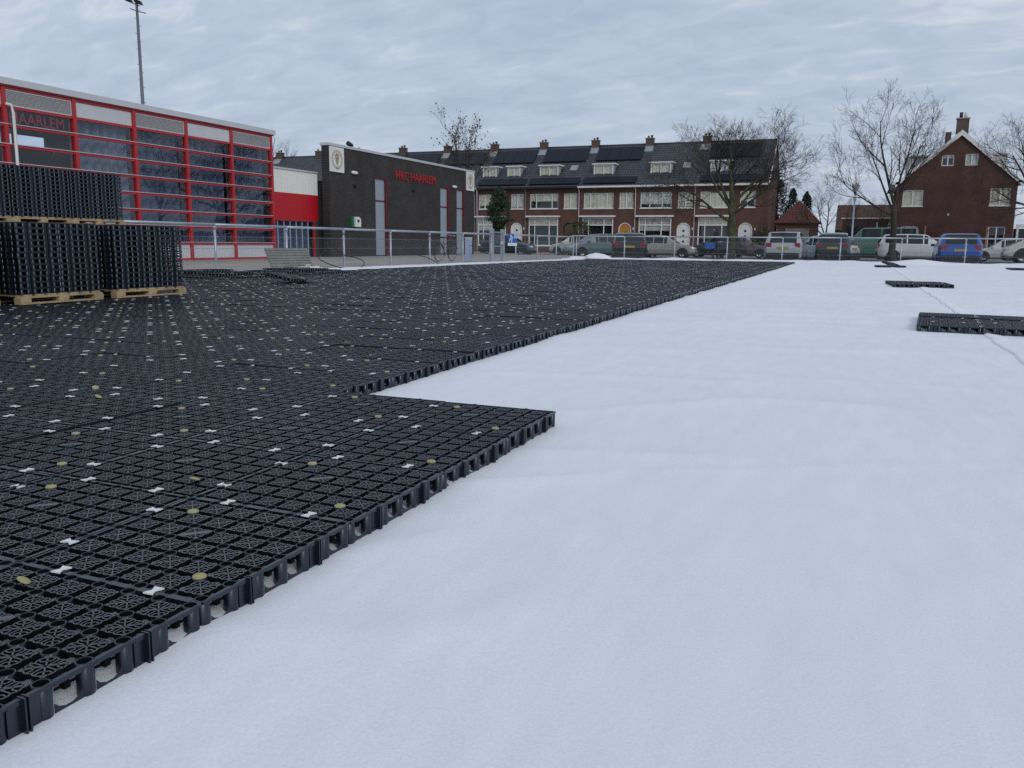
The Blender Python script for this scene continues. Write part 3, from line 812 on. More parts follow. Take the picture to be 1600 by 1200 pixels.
def sign_board(label, y0, y1, z0, z1):
    t = thing('club_sign', label, 'sign', (-24.3, y0, z0), 0, 'club crest signs')
    w, h = y1 - y0, z1 - z0
    box('board', 'white', t, .012, .06, 0, w, 0, h)
    def disc(name, m, ro, ri, x, n=40):
        mb = MB()
        for k in range(n):
            a, b = 2 * math.pi * k / n, 2 * math.pi * (k + 1) / n
            p = lambda r_, w_: (x, w / 2 + r_ * math.cos(w_), h / 2 + r_ * math.sin(w_))
            mb.face([p(ro, a), p(ro, b), p(ri, b), p(ri, a)])
        return mb.build(name, m, t)
    disc('crest_ring', 'ringprint', .46, .35, .0625); disc('crest_rim', 'gold', .475, .462, .0625); disc('crest_rim', 'gold', .347, .335, .0625)
    def shield(name, m, s, x, dz=0):
        pts = [(-.17, .22), (-.09, .26), (0, .30), (.09, .26), (.17, .22), (.165, .05), (.12, -.10), (.05, -.22), (0, -.31), (-.05, -.22), (-.12, -.10), (-.165, .05)]
        mb = MB(); mb.face([(x, w / 2 + a * s, h / 2 + dz + b * s) for a, b in pts]); return mb.build(name, m, t)
    shield('shield', 'navy', 1.0, .0635); shield('shield_field', 'gold', .80, .0645, .01)
    mb = MB()
    mb.face([(.0655, w / 2 - .02, h / 2 - .1), (.0655, w / 2 + .02, h / 2 - .1), (.0655, w / 2 + .02, h / 2 + .16), (.0655, w / 2 - .02, h / 2 + .16)])
    mb.face([(.0655, w / 2 - .07, h / 2 + .02), (.0655, w / 2 - .021, h / 2 + .02), (.0655, w / 2 - .021, h / 2 + .06), (.0655, w / 2 - .07, h / 2 + .06)])
    mb.face([(.0655, w / 2 + .021, h / 2 + .02), (.0655, w / 2 + .07, h / 2 + .02), (.0655, w / 2 + .07, h / 2 + .06), (.0655, w / 2 + .021, h / 2 + .06)])
    mb.build('shield_charge', 'navy', t)
    box('crest_date', 'navy', t, .0625, .0632, w / 2 - .08, w / 2 + .08, h / 2 - .43, h / 2 - .385)

def brick_hall():
    t = thing('brick_hall', 'dark brick changing room block with tall grey doors and red lettering', 'building', (-24.3, 35.13, 0))
    L = 16.62; H = 5.36
    doors = [(4.21, 5.46), (11.76, 12.98), (14.03, 15.21)]
    ys = [0] + [v for d in doors for v in d] + [L]
    mb = MB()
    for k in range(0, len(ys), 2): mb.box(-.25, 0, ys[k], ys[k + 1], -.02, H)
    for a, b in doors: mb.box(-.25, 0, a + .0, b, 4.18, H)
    mb.box(-.42, -.2505, 0, .25, -.02, H); mb.box(-.42, -.2505, L - .25, L, -.02, H); mb.box(-7, -.4205, .25, L - .25, -.02, 3.6)
    mb.build('wall', 'darkbrick', t)
    box('roof_slab', 'trimblack', t, -7, -.43, .26, L - .26, 3.601, 3.7)
    box('roof_edge', 'trim', t, -.46, .05, -.06, L + .06, H + .001, H + .13)
    for a, b in doors:
        d = MB().box(-.16, -.12, a + .02, b - .14, 0.03, 2.90).build('door_leaf', 'greydoor', t)
        box('upper_leaf', 'greydoor', t, -.16, -.12, a + .02, b - .14, 2.98, 4.10)
        box('transom', 'darkred', t, -.165, -.10, a + .02, b - .14, 2.901, 2.979)
        box('frame', 'darkred', t, -.2, -.005, b - .139, b - .001, 0, 4.179)
        box('frame_head', 'darkred', t, -.2, -.02, a, b - .14, 4.101, 4.179)
    fit_text('lettering', 'HKC HAARLEM', 4.72, .47, 'redletters', t, Matrix.Translation((.03, 6.33, 4.22)) @ FACE_X, .02)
    mb = MB(); mb.tube([(-.8, 3.2, 3.7), (-.8, 3.2, H + .40)], .12, 10); mb.tube([(-.8, 3.2, H + .36), (-.8, 2.9, H + .44)], .12, 10); mb.build('roof_vent', 'trimblack', t)
    for y, z in ((2.2, 3.58), (8.3, 3.72)):
        mb = MB(); mb.box(.001, .05, y - .1, y + .1, z - .08, z + .06); mb.tube([(.05, y, z), (.16, y, z - .05)], .05, 8); mb.build('wall_spotlight', 'trimblack', t)
    MB().tube([(.05, L + .02, 4.35), (.10, L + .10, 4.32), (.10, L + .28, 4.15), (.10, L + .30, .1)], .035, 8).build('rain_pipe', 'trim', t)
    sign_board('white square sign with gold shield crest on the near corner of the brick hall', 35.15, 36.36, 4.13, 5.33)
    sign_board('white square sign with gold shield crest on the far corner of the brick hall', 50.5, 51.7, 4.15, 5.35)
    for y, z, w in ((37.26, 4.22, 'near the left crest sign'), (48.74, 4.25, 'above the paired grey doors')):
        l = thing('wall_lamp', 'white oval bulkhead lamp on the dark brick wall ' + w, 'lamp', (-24.3, y, z), 0, 'bulkhead lamps')
        mb = MB(); mb.box(.001, .04, -.22, .22, -.05, .07); mb.build('back_plate', 'trim', l)
        mb = MB()
        for k in range(7):
            pass
        mb.lathe([(.001, -.27), (.05, -.25), (.085, -.16), (.09, 0), (.085, .16), (.05, .25), (.001, .27)], (.08, 0, 0), 'Y', 12); mb.build('diffuser', 'white', l)
    a = thing('defibrillator_box', 'green and white defibrillator cabinet on the dark brick wall', 'cabinet', (-24.3, 36.76, 1.48))
    box('back_case', 'green', a, .001, .16, 0, .74, 0, .55)
    mb = MB(); mb.prism([(.162, .24, .02), (.162, .74, .02), (.162, .74, .40), (.162, .60, .52), (.162, .24, .52)], (.09, 0, 0)); mb.build('front_cover', 'white', a)
    mb = MB(); mb.prism([(.253, .36, .34), (.253, .46, .40), (.253, .58, .40), (.253, .62, .30), (.253, .46, .20)], (.003, 0, 0)); mb.build('heart_mark', 'green', a)
    box('status_window', 'green', a, .1605, .166, .05, .18, .1, .3)
brick_hall()

# ================================================================== HOUSES
def wall_holes(mb, W, z0, z1, holes, depth, m=0):
    """front wall in the plane y=0 (facing -y) with openings and their reveals"""
    xs = sorted({0, W} | {h[0] for h in holes} | {h[1] for h in holes}); zs = sorted({z0, z1} | {h[2] for h in holes} | {h[3] for h in holes})
    for i in range(len(xs) - 1):
        for j in range(len(zs) - 1):
            cx, cz = (xs[i] + xs[i + 1]) / 2, (zs[j] + zs[j + 1]) / 2
            if any(h[0] < cx < h[1] and h[2] < cz < h[3] for h in holes): continue
            mb.face([(xs[i], 0, zs[j]), (xs[i + 1], 0, zs[j]), (xs[i + 1], 0, zs[j + 1]), (xs[i], 0, zs[j + 1])], m)
    for a, b, c, d in holes:
        mb.face([(a, 0, c), (a, 0, d), (a, depth, d), (a, depth, c)], m); mb.face([(b, 0, c), (b, depth, c), (b, depth, d), (b, 0, d)], m)
        mb.face([(a, 0, d), (b, 0, d), (b, depth, d), (a, depth, d)], m); mb.face([(a, 0, c), (a, depth, c), (b, depth, c), (b, 0, c)], m)
def window(parent, x0, x1, z0, z1, splits, y=.07, curtain='curtain', sill=True, frame='white', fr=.07, transom=None, drawn=1.0):
    """frame with mullions at the given fractions; a pane in every light; curtain behind"""
    mb = MB()
    mb.box(x0, x0 + fr, y, y + .08, z0, z1); mb.box(x1 - fr, x1, y, y + .08, z0, z1)
    mb.box(x0 + fr, x1 - fr, y, y + .08, z0, z0 + fr); mb.box(x0 + fr, x1 - fr, y, y + .08, z1 - fr, z1)
    xs = [x0 + fr] + [x0 + (x1 - x0) * s for s in splits] + [x1 - fr]
    for s in xs[1:-1]: mb.box(s - .04, s + .04, y + .004, y + .07, z0 + fr, z1 - fr)
    if transom: mb.box(x0 + fr, x1 - fr, y - .006, y + .065, transom - .05, transom + .05)
    f = mb.build('window', frame, parent)
    if sill: box('sill', 'white', f, x0 - .05, x1 + .05, -.06, y - .001, z0 - .06, z0 - .001)
    zz = [(z0 + fr, z1 - fr)] if not transom else [(z0 + fr, transom - .05), (transom + .05, z1 - fr)]
    for k in range(len(xs) - 1):
        a = xs[k] + (.04 if k else 0); b = xs[k + 1] - (.04 if k < len(xs) - 2 else 0)
        for c, d in zz: box('pane', 'glass', f, a, b, y + .03, y + .038, c, d)
    if drawn > 0:
        cu = MB(); n = max(8, int((x1 - x0) * 9)); prev = None
        for q in range(n + 1):
            x = x0 + (x1 - x0) * q / n; yy = y + .10 + .02 * math.sin(q * 2.1)
            if prev: cu.face([(prev[0], prev[1], z1 - (z1 - z0) * drawn), (x, yy, z1 - (z1 - z0) * drawn), (x, yy, z1), (prev[0], prev[1], z1)], 0, True)
            prev = (x, yy)
        cu.build('curtain', curtain, f)
    box('room', 'darkroom', f, x0 - .1, x1 + .1, y + .5, y + .52, z0 - .1, z1 + .1)
    return f
HY, EAVE, RIDGE = 72.2, 5.72, 9.72
def slope_z(y): return EAVE + .06 + (y + .35) * (RIDGE - EAVE) / 5.05
def arch_pts(x0, x1, zs, n=10):
    r = (x1 - x0) / 2; c = (x0 + x1) / 2
    return [(c + r * math.cos(math.pi * k / n), zs + r * math.sin(math.pi * k / n)) for k in range(n + 1)]
def row_house(X0, W, label, door='door_white', panels=(True, True), dormers=((.95, 2.85),), skylight=False, gutter='white', front=True, end=False, curt=('curtain', 'netcurtain'), brownarch=False):
    t = thing('row_house', label, 'house', (X0, HY, 0), 0, 'terraced houses')
    D = 9.4; rnd = random.Random(int(X0 * 10))
    holes = []
    if front:
        holes = [(.46, 3.18, 3.86, 5.20), (3.72, 4.97, 3.86, 5.20), (.38, 3.22, .55, 3.05), (3.70, 4.86, .12, 2.64)]
    mb = MB(); wall_holes(mb, W, -.1, EAVE, holes, .2)
    mb.face([(0, D, -.1), (0, D, EAVE), (W, D, EAVE), (W, D, -.1)])
    mb.face([(0, 0, -.1), (0, 0, EAVE), (0, D / 2, RIDGE - .1), (0, D, EAVE), (0, D, -.1)]); mb.face([(W, 0, -.1), (W, D, -.1), (W, D, EAVE), (W, D / 2, RIDGE - .1), (W, 0, EAVE)])
    if front:      # brick round the head of the arched door
        a = arch_pts(3.70, 4.86, 2.06)
        for half in (a[:6] + [(4.28, 2.64), (4.86, 2.64)], a[5:] + [(3.70, 2.64), (4.28, 2.64)]):
            mb.prism([(p, .0005, z) for p, z in half], (0, .19, 0))
    mb.build('wall', 'brick', t)
    th = .10; e0 = -.35; rm = 'tiles'
    mb = MB(); w1 = W + (.06 if end else 0)
    for sg in (0, 1):
        f_ = lambda y: y if not sg else D - y
        p = [(0, f_(e0), slope_z(e0)), (w1, f_(e0), slope_z(e0)), (w1, f_(D / 2), slope_z(D / 2)), (0, f_(D / 2), slope_z(D / 2))]
        if sg: p = p[::-1]
        mb.face(p)
        q = [(x, y, z - th) for x, y, z in p][::-1]; mb.face(q)
    mb.face([(0, e0, slope_z(e0) - th), (w1, e0, slope_z(e0) - th), (w1, e0, slope_z(e0)), (0, e0, slope_z(e0))])
    roof = mb.build('roof', rm, t)
    MB().tube([(0, D / 2, RIDGE + .03), (w1, D / 2, RIDGE + .03)], .09, 8).build('ridge_tiles', 'tiles', roof)
    if end:
        for a, b in ((e0, D / 2), (D - e0, D / 2)):
            mb = MB(); mb.prism([(w1 + .001, a, slope_z(e0) - .16), (w1 + .001, b, slope_z(D / 2) - .16), (w1 + .001, b, slope_z(D / 2) + .04), (w1 + .001, a, slope_z(e0) + .04)], (.05, 0, 0)); mb.build('bargeboard', 'white', roof)
    gm = 'white' if gutter == 'white' else 'trimblack'
    box('gutter', gm, t, 0, W, -.50, -.351, EAVE - .08, EAVE + .06)
    box('soffit', gm, t, 0, W, -.345, -.002, EAVE - .10, EAVE - .07)
    # chimney on the party wall
    c = MB().box(.0 - .34, .34, D / 2 - .3, D / 2 + .3, RIDGE - .6, RIDGE + .50).build('chimney', 'chim', roof)
    box('cap_stone', 'kerb', t, -.40, .40, D / 2 - .36, D / 2 + .36, RIDGE + .501, RIDGE + .56)
    mb = MB(); mb.lathe([(.11, RIDGE + .561), (.09, RIDGE + .76), (.07, RIDGE + .76), (.07, RIDGE + .6)], (-.14, D / 2, 0), 'Z', 10); mb.build('chimney_pot', 'chim', t)
    if rnd.random() < .6:
        mb = MB(); mb.lathe([(.09, RIDGE + .561), (.09, RIDGE + .72), (.13, RIDGE + .74), (.13, RIDGE + .80), (.01, RIDGE + .81)], (.16, D / 2, 0), 'Z', 10); mb.build('chimney_cowl', 'trimblack', t)
    mb = MB(); mb.face([(-.5, D / 2 - 1.0, slope_z(D / 2 - 1.0) + .02), (.5, D / 2 - 1.0, slope_z(D / 2 - 1.0) + .02), (.42, D / 2 - .305, slope_z(D / 2 - .305) + .02), (-.42, D / 2 - .305, slope_z(D / 2 - .305) + .02)])
    if rnd.random() < .7: mb.build('flashing', 'lead', t)
    # solar panels, each its own piece, on rails above the tiles
    sl = Vector((0, 1, (RIDGE - EAVE) / 5.05)).normalized(); nr = Vector((0, -sl.z, sl.y))
    def panel(x0, x1, za, zb_):
        ya = (za - EAVE - .06) / ((RIDGE - EAVE) / 5.05) - .35; yb = (zb_ - EAVE - .06) / ((RIDGE - EAVE) / 5.05) - .35
        cc = Vector(((x0 + x1) / 2, (ya + yb) / 2, (za + zb_) / 2)) + nr * .10
        MB().obox(cc, ((x1 - x0) / 2 - .01, 0, 0), sl * (math.hypot(yb - ya, zb_ - za) / 2), nr * .025).build('solar_panel', 'solar', t)
    if panels[0]:
        for k in range(4): panel(.62 + k * 1.06, .62 + (k + 1) * 1.06, 8.15, 9.42)
    if panels[1]:
        for k in range(3): panel(.35 + k * 1.6, .35 + (k + 1) * 1.6, 5.95, 6.52)
    for a, b in dormers:
        d = MB(); yf = 1.05; z0, z1 = 6.66, 7.72; yb = (z1 - EAVE - .06) / ((RIDGE - EAVE) / 5.05) - .35
        for x in (a, b):
            p = [(x, yf, z0), (x, yf, z1), (x, yb, z1)]
            d.prism(p if x == a else p, (.06 if x == a else -.06, 0, 0))
        dd = d.build('dormer_cheek', 'lead', t)
        box('dormer_roof', 'white', t, a - .10, b + .10, yf - .14, yb + .1, z1 + .001, z1 + .11)
        dw = thing('x', None, None); bpy.data.objects.remove(dw)
        win = window(t, a + .06, b - .06, z0 + .02, z1, (.5,), y=yf - .02, curtain=curt[0], sill=False, fr=.11)
        box('dormer_apron', 'white', t, a - .04, b + .04, yf - .10, yf - .021, z0 - .10, z0 + .015)
    if skylight:
        x0, x1, za, zb_ = 3.7, 4.35, 7.25, 7.75
        ya = (za - EAVE - .06) / ((RIDGE - EAVE) / 5.05) - .35; yb = (zb_ - EAVE - .06) / ((RIDGE - EAVE) / 5.05) - .35
        cc = Vector(((x0 + x1) / 2, (ya + yb) / 2, (za + zb_) / 2)) + nr * .05
        o = MB().obox(cc, ((x1 - x0) / 2, 0, 0), sl * (math.hypot(yb - ya, zb_ - za) / 2), nr * .045).build('skylight', 'lead', t)
        MB().obox(cc + nr * .05, ((x1 - x0) / 2 - .07, 0, 0), sl * (math.hypot(yb - ya, zb_ - za) / 2 - .07), nr * .004).build('pane', 'lead', o)
    if not front: return t
    window(t, .46, 3.18, 3.86, 5.20, (.22, .78) if rnd.random() < .5 else (.30, .70), curtain=rnd.choice(curt), drawn=rnd.choice((1.0, 1.0, .75, .5)))
    window(t, 3.72, 4.97, 3.86, 5.20, (.5,) if rnd.random() < .8 else (), curtain=rnd.choice(curt), drawn=rnd.choice((1.0, .9, .6)))
    # shallow bay with a flat white canopy
    box('bay_canopy', 'white', t, .18, 3.42, -.42, -.001, 3.10, 3.24)
    window(t, .38, 3.22, .55, 3.05, (.20, .70), y=-.02, curtain=curt[1], sill=True, transom=2.42, drawn=rnd.choice((.22, .25, .45)), fr=.09)
    # arched door
    dp = arch_pts(3.79, 4.77, 2.06); pts = [(3.79, .14)] + [(4.77, .14)] + dp
    mb = MB(); mb.prism([(x, .10, z) for x, z in pts], (0, .05, 0)); dr = mb.build('door', door, t)
    if door == 'door_white':
        for z in (1.05, 1.5, 1.95):
            mb = MB(); mb.lathe([(.001, 0), (.10, 0), (.10, .02), (.001, .02)], (4.28, .075, z), 'Y', 12); mb.build('door_light', 'carglass', dr)
    else:
        mb = MB(); mb.box(4.22, 4.34, .085, .099, 1.55, 1.85); mb.build('door_light', 'carglass', dr)
    MB().tube([(4.70, .09, 1.1), (4.70, .05, 1.1), (4.62, .05, 1.1)], .012, 6).build('door_handle', 'galv', dr)
    if door != 'door_brown':
        fa = arch_pts(3.70, 4.86, 2.06, 14); fb = arch_pts(3.79, 4.77, 2.06, 14); mb = MB()
        for k in range(14): mb.prism([(fa[k][0], .03, fa[k][1]), (fa[k + 1][0], .03, fa[k + 1][1]), (fb[k + 1][0], .03, fb[k + 1][1]), (fb[k][0], .03, fb[k][1])], (0, .10, 0))
        mb.box(3.70, 3.789, .03, .13, .12, 2.059); mb.box(4.771, 4.86, .03, .13, .12, 2.059); mb.build('door_frame', 'white', t)
    box('door_step', 'kerb', t, 3.6, 4.96, -.5, -.001, -.1, .115)
    box('porch_light', 'lampglass', t, 5.0, 5.1, -.08, -.001, 2.0, 2.2)
    MB().tube([(.03, -.40, EAVE - .08), (.03, -.06, EAVE - .35), (.03, -.05, 0)], .04, 8).build('rain_pipe', 'white' if gutter == 'white' else 'lead', t)
    return t
row_house(-13.32, 5.92, 'end terrace house with brick gable, half hidden by the big bare tree', dormers=((.95, 2.75),), panels=(True, True), end=True, curt=('netcurtain', 'curtain'))
row_house(-18.45, 5.13, 'terrace house without solar panels, with one dormer and a small skylight', dormers=((.95, 2.85),), panels=(False, False), skylight=True)
row_house(-23.58, 5.13, 'terrace house with a varnished orange arched door', door='door_orange', curt=('curtain', 'netcurtain'))
row_house(-28.71, 5.13, 'terrace house with a brown arched door behind the round bush', door='door_brown', gutter='dark', skylight=True, curt=('curtain', 'curtain'))
row_house(-33.84, 5.13, 'terrace house with two dormers behind the dark evergreen street tree', dormers=((.35, 1.85), (2.85, 4.25)), gutter='dark')
for k, nm in enumerate(('first', 'second', 'third', 'fourth', 'fifth', 'sixth')):
    row_house(-38.97 - 5.13 * k, 5.13, 'tiled terrace roof and chimney above the club buildings, %s left of the crest sign' % nm, front=False, dormers=(), panels=(k in (0, 1), False), gutter='dark')

def gable_house():
    t = thing('gable_house', 'tall dark red brick house with white edged gable facing the pitch', 'house', (2.3, 72.0, 0))
    W, E, A, D = 7.95, 5.7, 9.25, 12.
    hs = [(.32, 1.74, 3.85, 5.07), (6.22, 7.55, 3.85, 5.12), (2.78, 3.62, 6.80, 7.62), (4.36, 5.22, 6.80, 7.66), (.40, 1.55, .3, 2.35), (6.32, 7.44, .3, 2.32)]
    mb = MB(); wall_holes(mb, W, -.1, E, [h for h in hs if h[3] < E], .2)
    # gable triangle in strips round the two attic windows
    def xl(z): return (z - E) / (A - E) * W / 2
    zs = [E, 6.80, 7.66, A]
    for z0, z1 in zip(zs, zs[1:]):
        if z0 < 6.9 and z0 > 6.7:
            for a0, a1, b0, b1 in ((xl(z0), xl(z1), 2.78, 2.78), (3.62, 3.62, 4.36, 4.36), (5.22, 5.22, W - xl(z0), W - xl(z1))):
                mb.face([(a0, 0, z0), (b0, 0, z0), (b1, 0, z1), (a1, 0, z1)])
            mb.face([(2.78, 0, 7.62), (3.62, 0, 7.62), (3.62, 0, z1), (2.78, 0, z1)])
        else: mb.face([(xl(z0), 0, z0), (W - xl(z0), 0, z0), (W - xl(z1), 0, z1), (xl(z1), 0, z1)])
    mb.face([(0, 0, -.1), (0, 0, E), (0, D, E), (0, D, -.1)]); mb.face([(W, 0, -.1), (W, D, -.1), (W, D, E), (W, 0, E)])
    mb.build('wall', 'brick2', t)
    s = (A - E) / (W / 2); ov = .28; mb = MB()
    for sg in (0, 1):
        fx = lambda x: x if not sg else W - x
        p = [(fx(-ov), -.12, E - s * ov + .1), (fx(W / 2), -.12, A + .1), (fx(W / 2), D, A + .1), (fx(-ov), D, E - s * ov + .1)]
        mb.face(p if not sg else p[::-1]); mb.face([(a, b, c - .1) for a, b, c in (p[::-1] if not sg else p)])
    roof = mb.build('roof', 'redtiles', t)
    for sg in (0, 1):
        fx = lambda x: x if not sg else W - x
        mb = MB(); mb.prism([(fx(-ov), -.18, E - s * ov - .20), (fx(W / 2), -.18, A - .26), (fx(W / 2), -.18, A + .14), (fx(-ov), -.18, E - s * ov + .14)], (0, .055, 0)); mb.build('bargeboard', 'white', roof)
        box('eaves_box', 'white', t, min(fx(-.55), fx(.0)), max(fx(-.55), fx(.0)), -.18, D, E - .22, E - .02)
        mb = MB(); a, b = sorted((fx(.55), fx(2.1))); mb.box(a, b, 2.6, 5.4, 6.0, 7.75); mb.build('dormer', 'white', t)
        box('dormer_roof', 'trim', t, a - .12, b + .12, 2.45, 5.5, 7.751, 7.86)
    for h, nm in zip(hs, range(6)):
        window(t, *h, (.5,), curtain='curtain' if nm in (0, 1) else 'netcurtain', sill=nm < 2, drawn=(1, 1, .3, .9, .0, .0)[nm])
    box('chimney', 'chim', t, W / 2 - .35, W / 2 + .45, .5, 1.1, A - .3, A + 1.0); box('cap_stone', 'kerb', t, W / 2 - .4, W / 2 + .5, .45, 1.15, A + 1.001, A + 1.08)
    for x in (W / 2 - .1, W / 2 + .22): MB().tube([(x, .8, A + 1.081), (x, .8, A + 1.5)], .12, 10).build('chimney_pot', 'trimblack' if x < W / 2 else 'white', t)
    box('chimney', 'chim', t, W / 2 - .75, W / 2 - .36, 4.5, 5.1, A - .5, A + .55)
    box('wall_vent', 'white', t, 3.5, 3.62, -.03, -.001, 3.15, 3.27)
    box('side_extension', 'brick2', t, -3.9, -.36, 2, 6, -.1, 2.95); box('extension_roof', 'white', t, -4.0, -.30, 1.9, 6.05, 2.951, 3.08)
    box('extension_door_frame', 'white', t, -.50, -.42, 1.93, 1.999, 0, 2.7); box('extension_door_frame', 'white', t, -1.35, -1.27, 1.93, 1.999, 0, 2.7)
    for x in (2.0, 6.15): box('timber_post', 'orangewood', t, x, x + .12, -.5, -.38, -.1, 2.35)
    box('garden_porch', 'white', t, W + .25, W + 2.4, .6, .7, 2.25, 2.5)
    for x in (W + .3, W + 1.2, W + 2.2): box('porch_post', 'white', t, x, x + .14, .6, .74, -.1, 2.249)
    box('porch_wall', 'carglass', t, W + .25, W + 2.4, 1.6, 1.7, -.1, 2.2)
gable_house()

def shed(name, label, x0, x1, y0, y1, e, a, wallm, roofm, door=True):
    t = thing(name, label, 'shed', (x0, y0, 0)); W, D = x1 - x0, y1 - y0
    box('wall', wallm, t, 0, W, 0, D, -.1, e)
    mb = MB(); o = .25; cx, cy = W / 2, D / 2; b = [(-o, -o, e), (W + o, -o, e), (W + o, D + o, e), (-o, D + o, e)]; ap = (cx, cy, a)
    for k in range(4): mb.face([b[k], b[(k + 1) % 4], ap])
    mb.face([(x, y, e - .05) for x, y, e in b][::-1])
    for k in range(4): p, q = b[k], b[(k + 1) % 4]; mb.face([(p[0], p[1], e - .05), (q[0], q[1], e - .05), q, p])
    mb.build('roof', roofm, t)
    if door: box('garage_door', 'grate', t, W * .22, W * .82, -.04, -.001, 0, 2.1)
shed('garden_shed', 'small garage with a pointed red tiled hip roof and pale door', -6.3, -3.35, 69.6, 72.6, 2.55, 4.35, 'brick', 'redtiles')
def far_house(label, x0, x1, y, e, a, roofm):
    t = thing('distant_house', label, 'house', (x0, y, 0)); W = x1 - x0
    box('wall', 'brick2', t, 0, W, 0, 8, -.1, e)
    mb = MB(); mb.prism([(0, -.4, e), (0, 4, a), (0, 8.4, e)], (W, 0, 0)); mb.build('roof', roofm, t)
    for k in range(int(W // 3)):
        f = box('window', 'white', t, 1 + k * 3, 2.4 + k * 3, -.05, -.001, 1.0, 2.4); box('pane', 'carglass', f, 1.1 + k * 3, 2.3 + k * 3, -.06, -.051, 1.1, 2.3)
far_house('distant low house with brown roof beyond the street lamp', -3.0, 5.2, 104, 2.6, 5.6, 'browntiles')
far_house('distant grey roofed house beyond the right margin', 22, 40, 104, 2.8, 6.2, 'tiles')
far_house('row house on the far right side street', 46, 49, 40, 3, 6, 'tiles')
#@@PART3
# ================================================================== FENCES
def fence(label, pts, z0, rail_z, gate_gap=None):
    """galvanised balustrade: post, continuous rail, wire mesh panel per bay"""
    t = thing('pitch_fence', label, 'fence', (pts[0][0], pts[0][1], 0))
    o = Vector((pts[0][0], pts[0][1], 0))
    dirv = (Vector((*pts[-1], 0)) - Vector((*pts[0], 0))).normalized(); L = math.hypot(pts[1][0] - pts[0][0], pts[1][1] - pts[0][1])
    for p in pts:
        q = Vector((*p, 0)) - o
        mb = MB(); mb.tube([q + Vector((0, 0, z0 - .25)), q + Vector((0, 0, rail_z - .02))], .03, 10); pm = mb.build('post', 'galv', t)
        mb = MB(); mb.tube([q + Vector((0, 0, rail_z - .09)), q + Vector((0, 0, rail_z - .02))], .04, 10)
        for z in (.30, .82): mb.obox(q + Vector((0, 0, z0 + z)), dirv * .09, dirv.cross(Vector((0, 0, 1))) * .012, (0, 0, .012))
        mb.build('bracket', 'galv', pm)
    me = None; w_r = .0019
    for k in range(len(pts) - 1):
        a = Vector((*pts[k], 0)) - o; b = Vector((*pts[k + 1], 0)) - o
        if gate_gap and gate_gap[0] <= k < gate_gap[1]: continue
        MB().tube([a + Vector((0, 0, rail_z)), b + Vector((0, 0, rail_z))], .032, 10).build('top_rail', 'galv', t)
        if me is None:
            mb = MB(); d = (b - a); n = int(d.length / .052)
            off = dirv.cross(Vector((0, 0, 1))) * .02
            for q in range(1, n):
                p = d * (q / n) + off; mb.tube([p + Vector((0, 0, z0 + .05)), p + Vector((0, 0, z0 + .86))], w_r, 3, caps=False)
            for z in (.09, .30, .56, .82): mb.tube([d * .015 + off * 1.3 + Vector((0, 0, z0 + z)), d * .985 + off * 1.3 + Vector((0, 0, z0 + z))], .0032, 4, caps=False)
            me = mb.mesh('wire_mesh', 'wire')
        w = link('wire_mesh', me, t, a); w['kind'] = 'stuff'
    return t
LF = [(-13.2, 14.69 + 2.5 * k) for k in range(-5, 11)]
fence('galvanised wire fence between the crate field and the club buildings', LF, .0, 1.08, (11, 12))
fence('galvanised wire fence in front of the parked cars', [(-13.15 + 2.455 * k * 1.0, 40.05) for k in range(0, 13)], .06, 1.12)
# gate between two square posts
def gate():
    t = thing('fence_gate', 'narrow galvanised gate with square posts in the left fence', 'gate', (-13.2, 29.75, 0))
    for y in (0, 1.05): box('gate_post', 'galv', t, -.07, .07, y - .07, y + .07, -.2, 1.28)
    mb = MB()
    for z in (.12, .62, 1.16): mb.box(-.02, .02, .10, .95, z - .02, z + .02)
    for y in (.10, .91): mb.box(-.02, .02, y, y + .04, .141, .599); mb.box(-.02, .02, y, y + .04, .641, 1.139)
    mb.build('gate_frame', 'galv', t)
    mb = MB()
    for k in range(1, 16): mb.tube([(0, .12 + k * .052, .13), (0, .12 + k * .052, 1.15)], .003, 3, caps=False)
    tag(mb.build('wire_mesh', 'galv', t), kind='stuff'); box('latch', 'trim', t, .021, .05, .82, .98, .7, .82)
    MB().tube([(0, 1.12, 1.08), (0, 2.44, 1.08)], .032, 10).build('top_rail', 'galv', t)
    s = thing('blue_sign', 'small blue board with a white figure hung on the fence beside the gate', 'sign', (-13.1, 31.1, .64))
    box('board', 'blue', s, 0, .012, 0, .95, .12, .48); box('lower_strip', 'white', s, 0, .012, 0, .95, 0, .115); box('corner_patch', 'ltblue', s, .0125, .015, .60, .94, .30, .47)
    mb = MB(); mb.obox((.016, .24, .27), (.002, 0, 0), (0, .10, .07), (0, -.02, .03)); mb.obox((.016, .30, .40), (.002, 0, 0), (0, .07, -.03), (0, .012, .03)); mb.obox((.016, .40, .25), (.002, 0, 0), (0, .03, .12), (0, .03, -.01)); mb.build('figure', 'white', s)
    p = thing('pale_cabinet', 'slim pale blue cabinet standing behind the left fence near the gate', 'cabinet', (-14.6, 30.6, 0))
    box('body', 'ltblue', p, -.1, .1, -.12, .12, 0, .93); box('lid', 'white', p, -.11, .11, -.13, .13, .931, .96)
    for z in (.3, .63): box('band', 'trimblack', p, .101, .106, -.12, .12, z, z + .015)
gate()
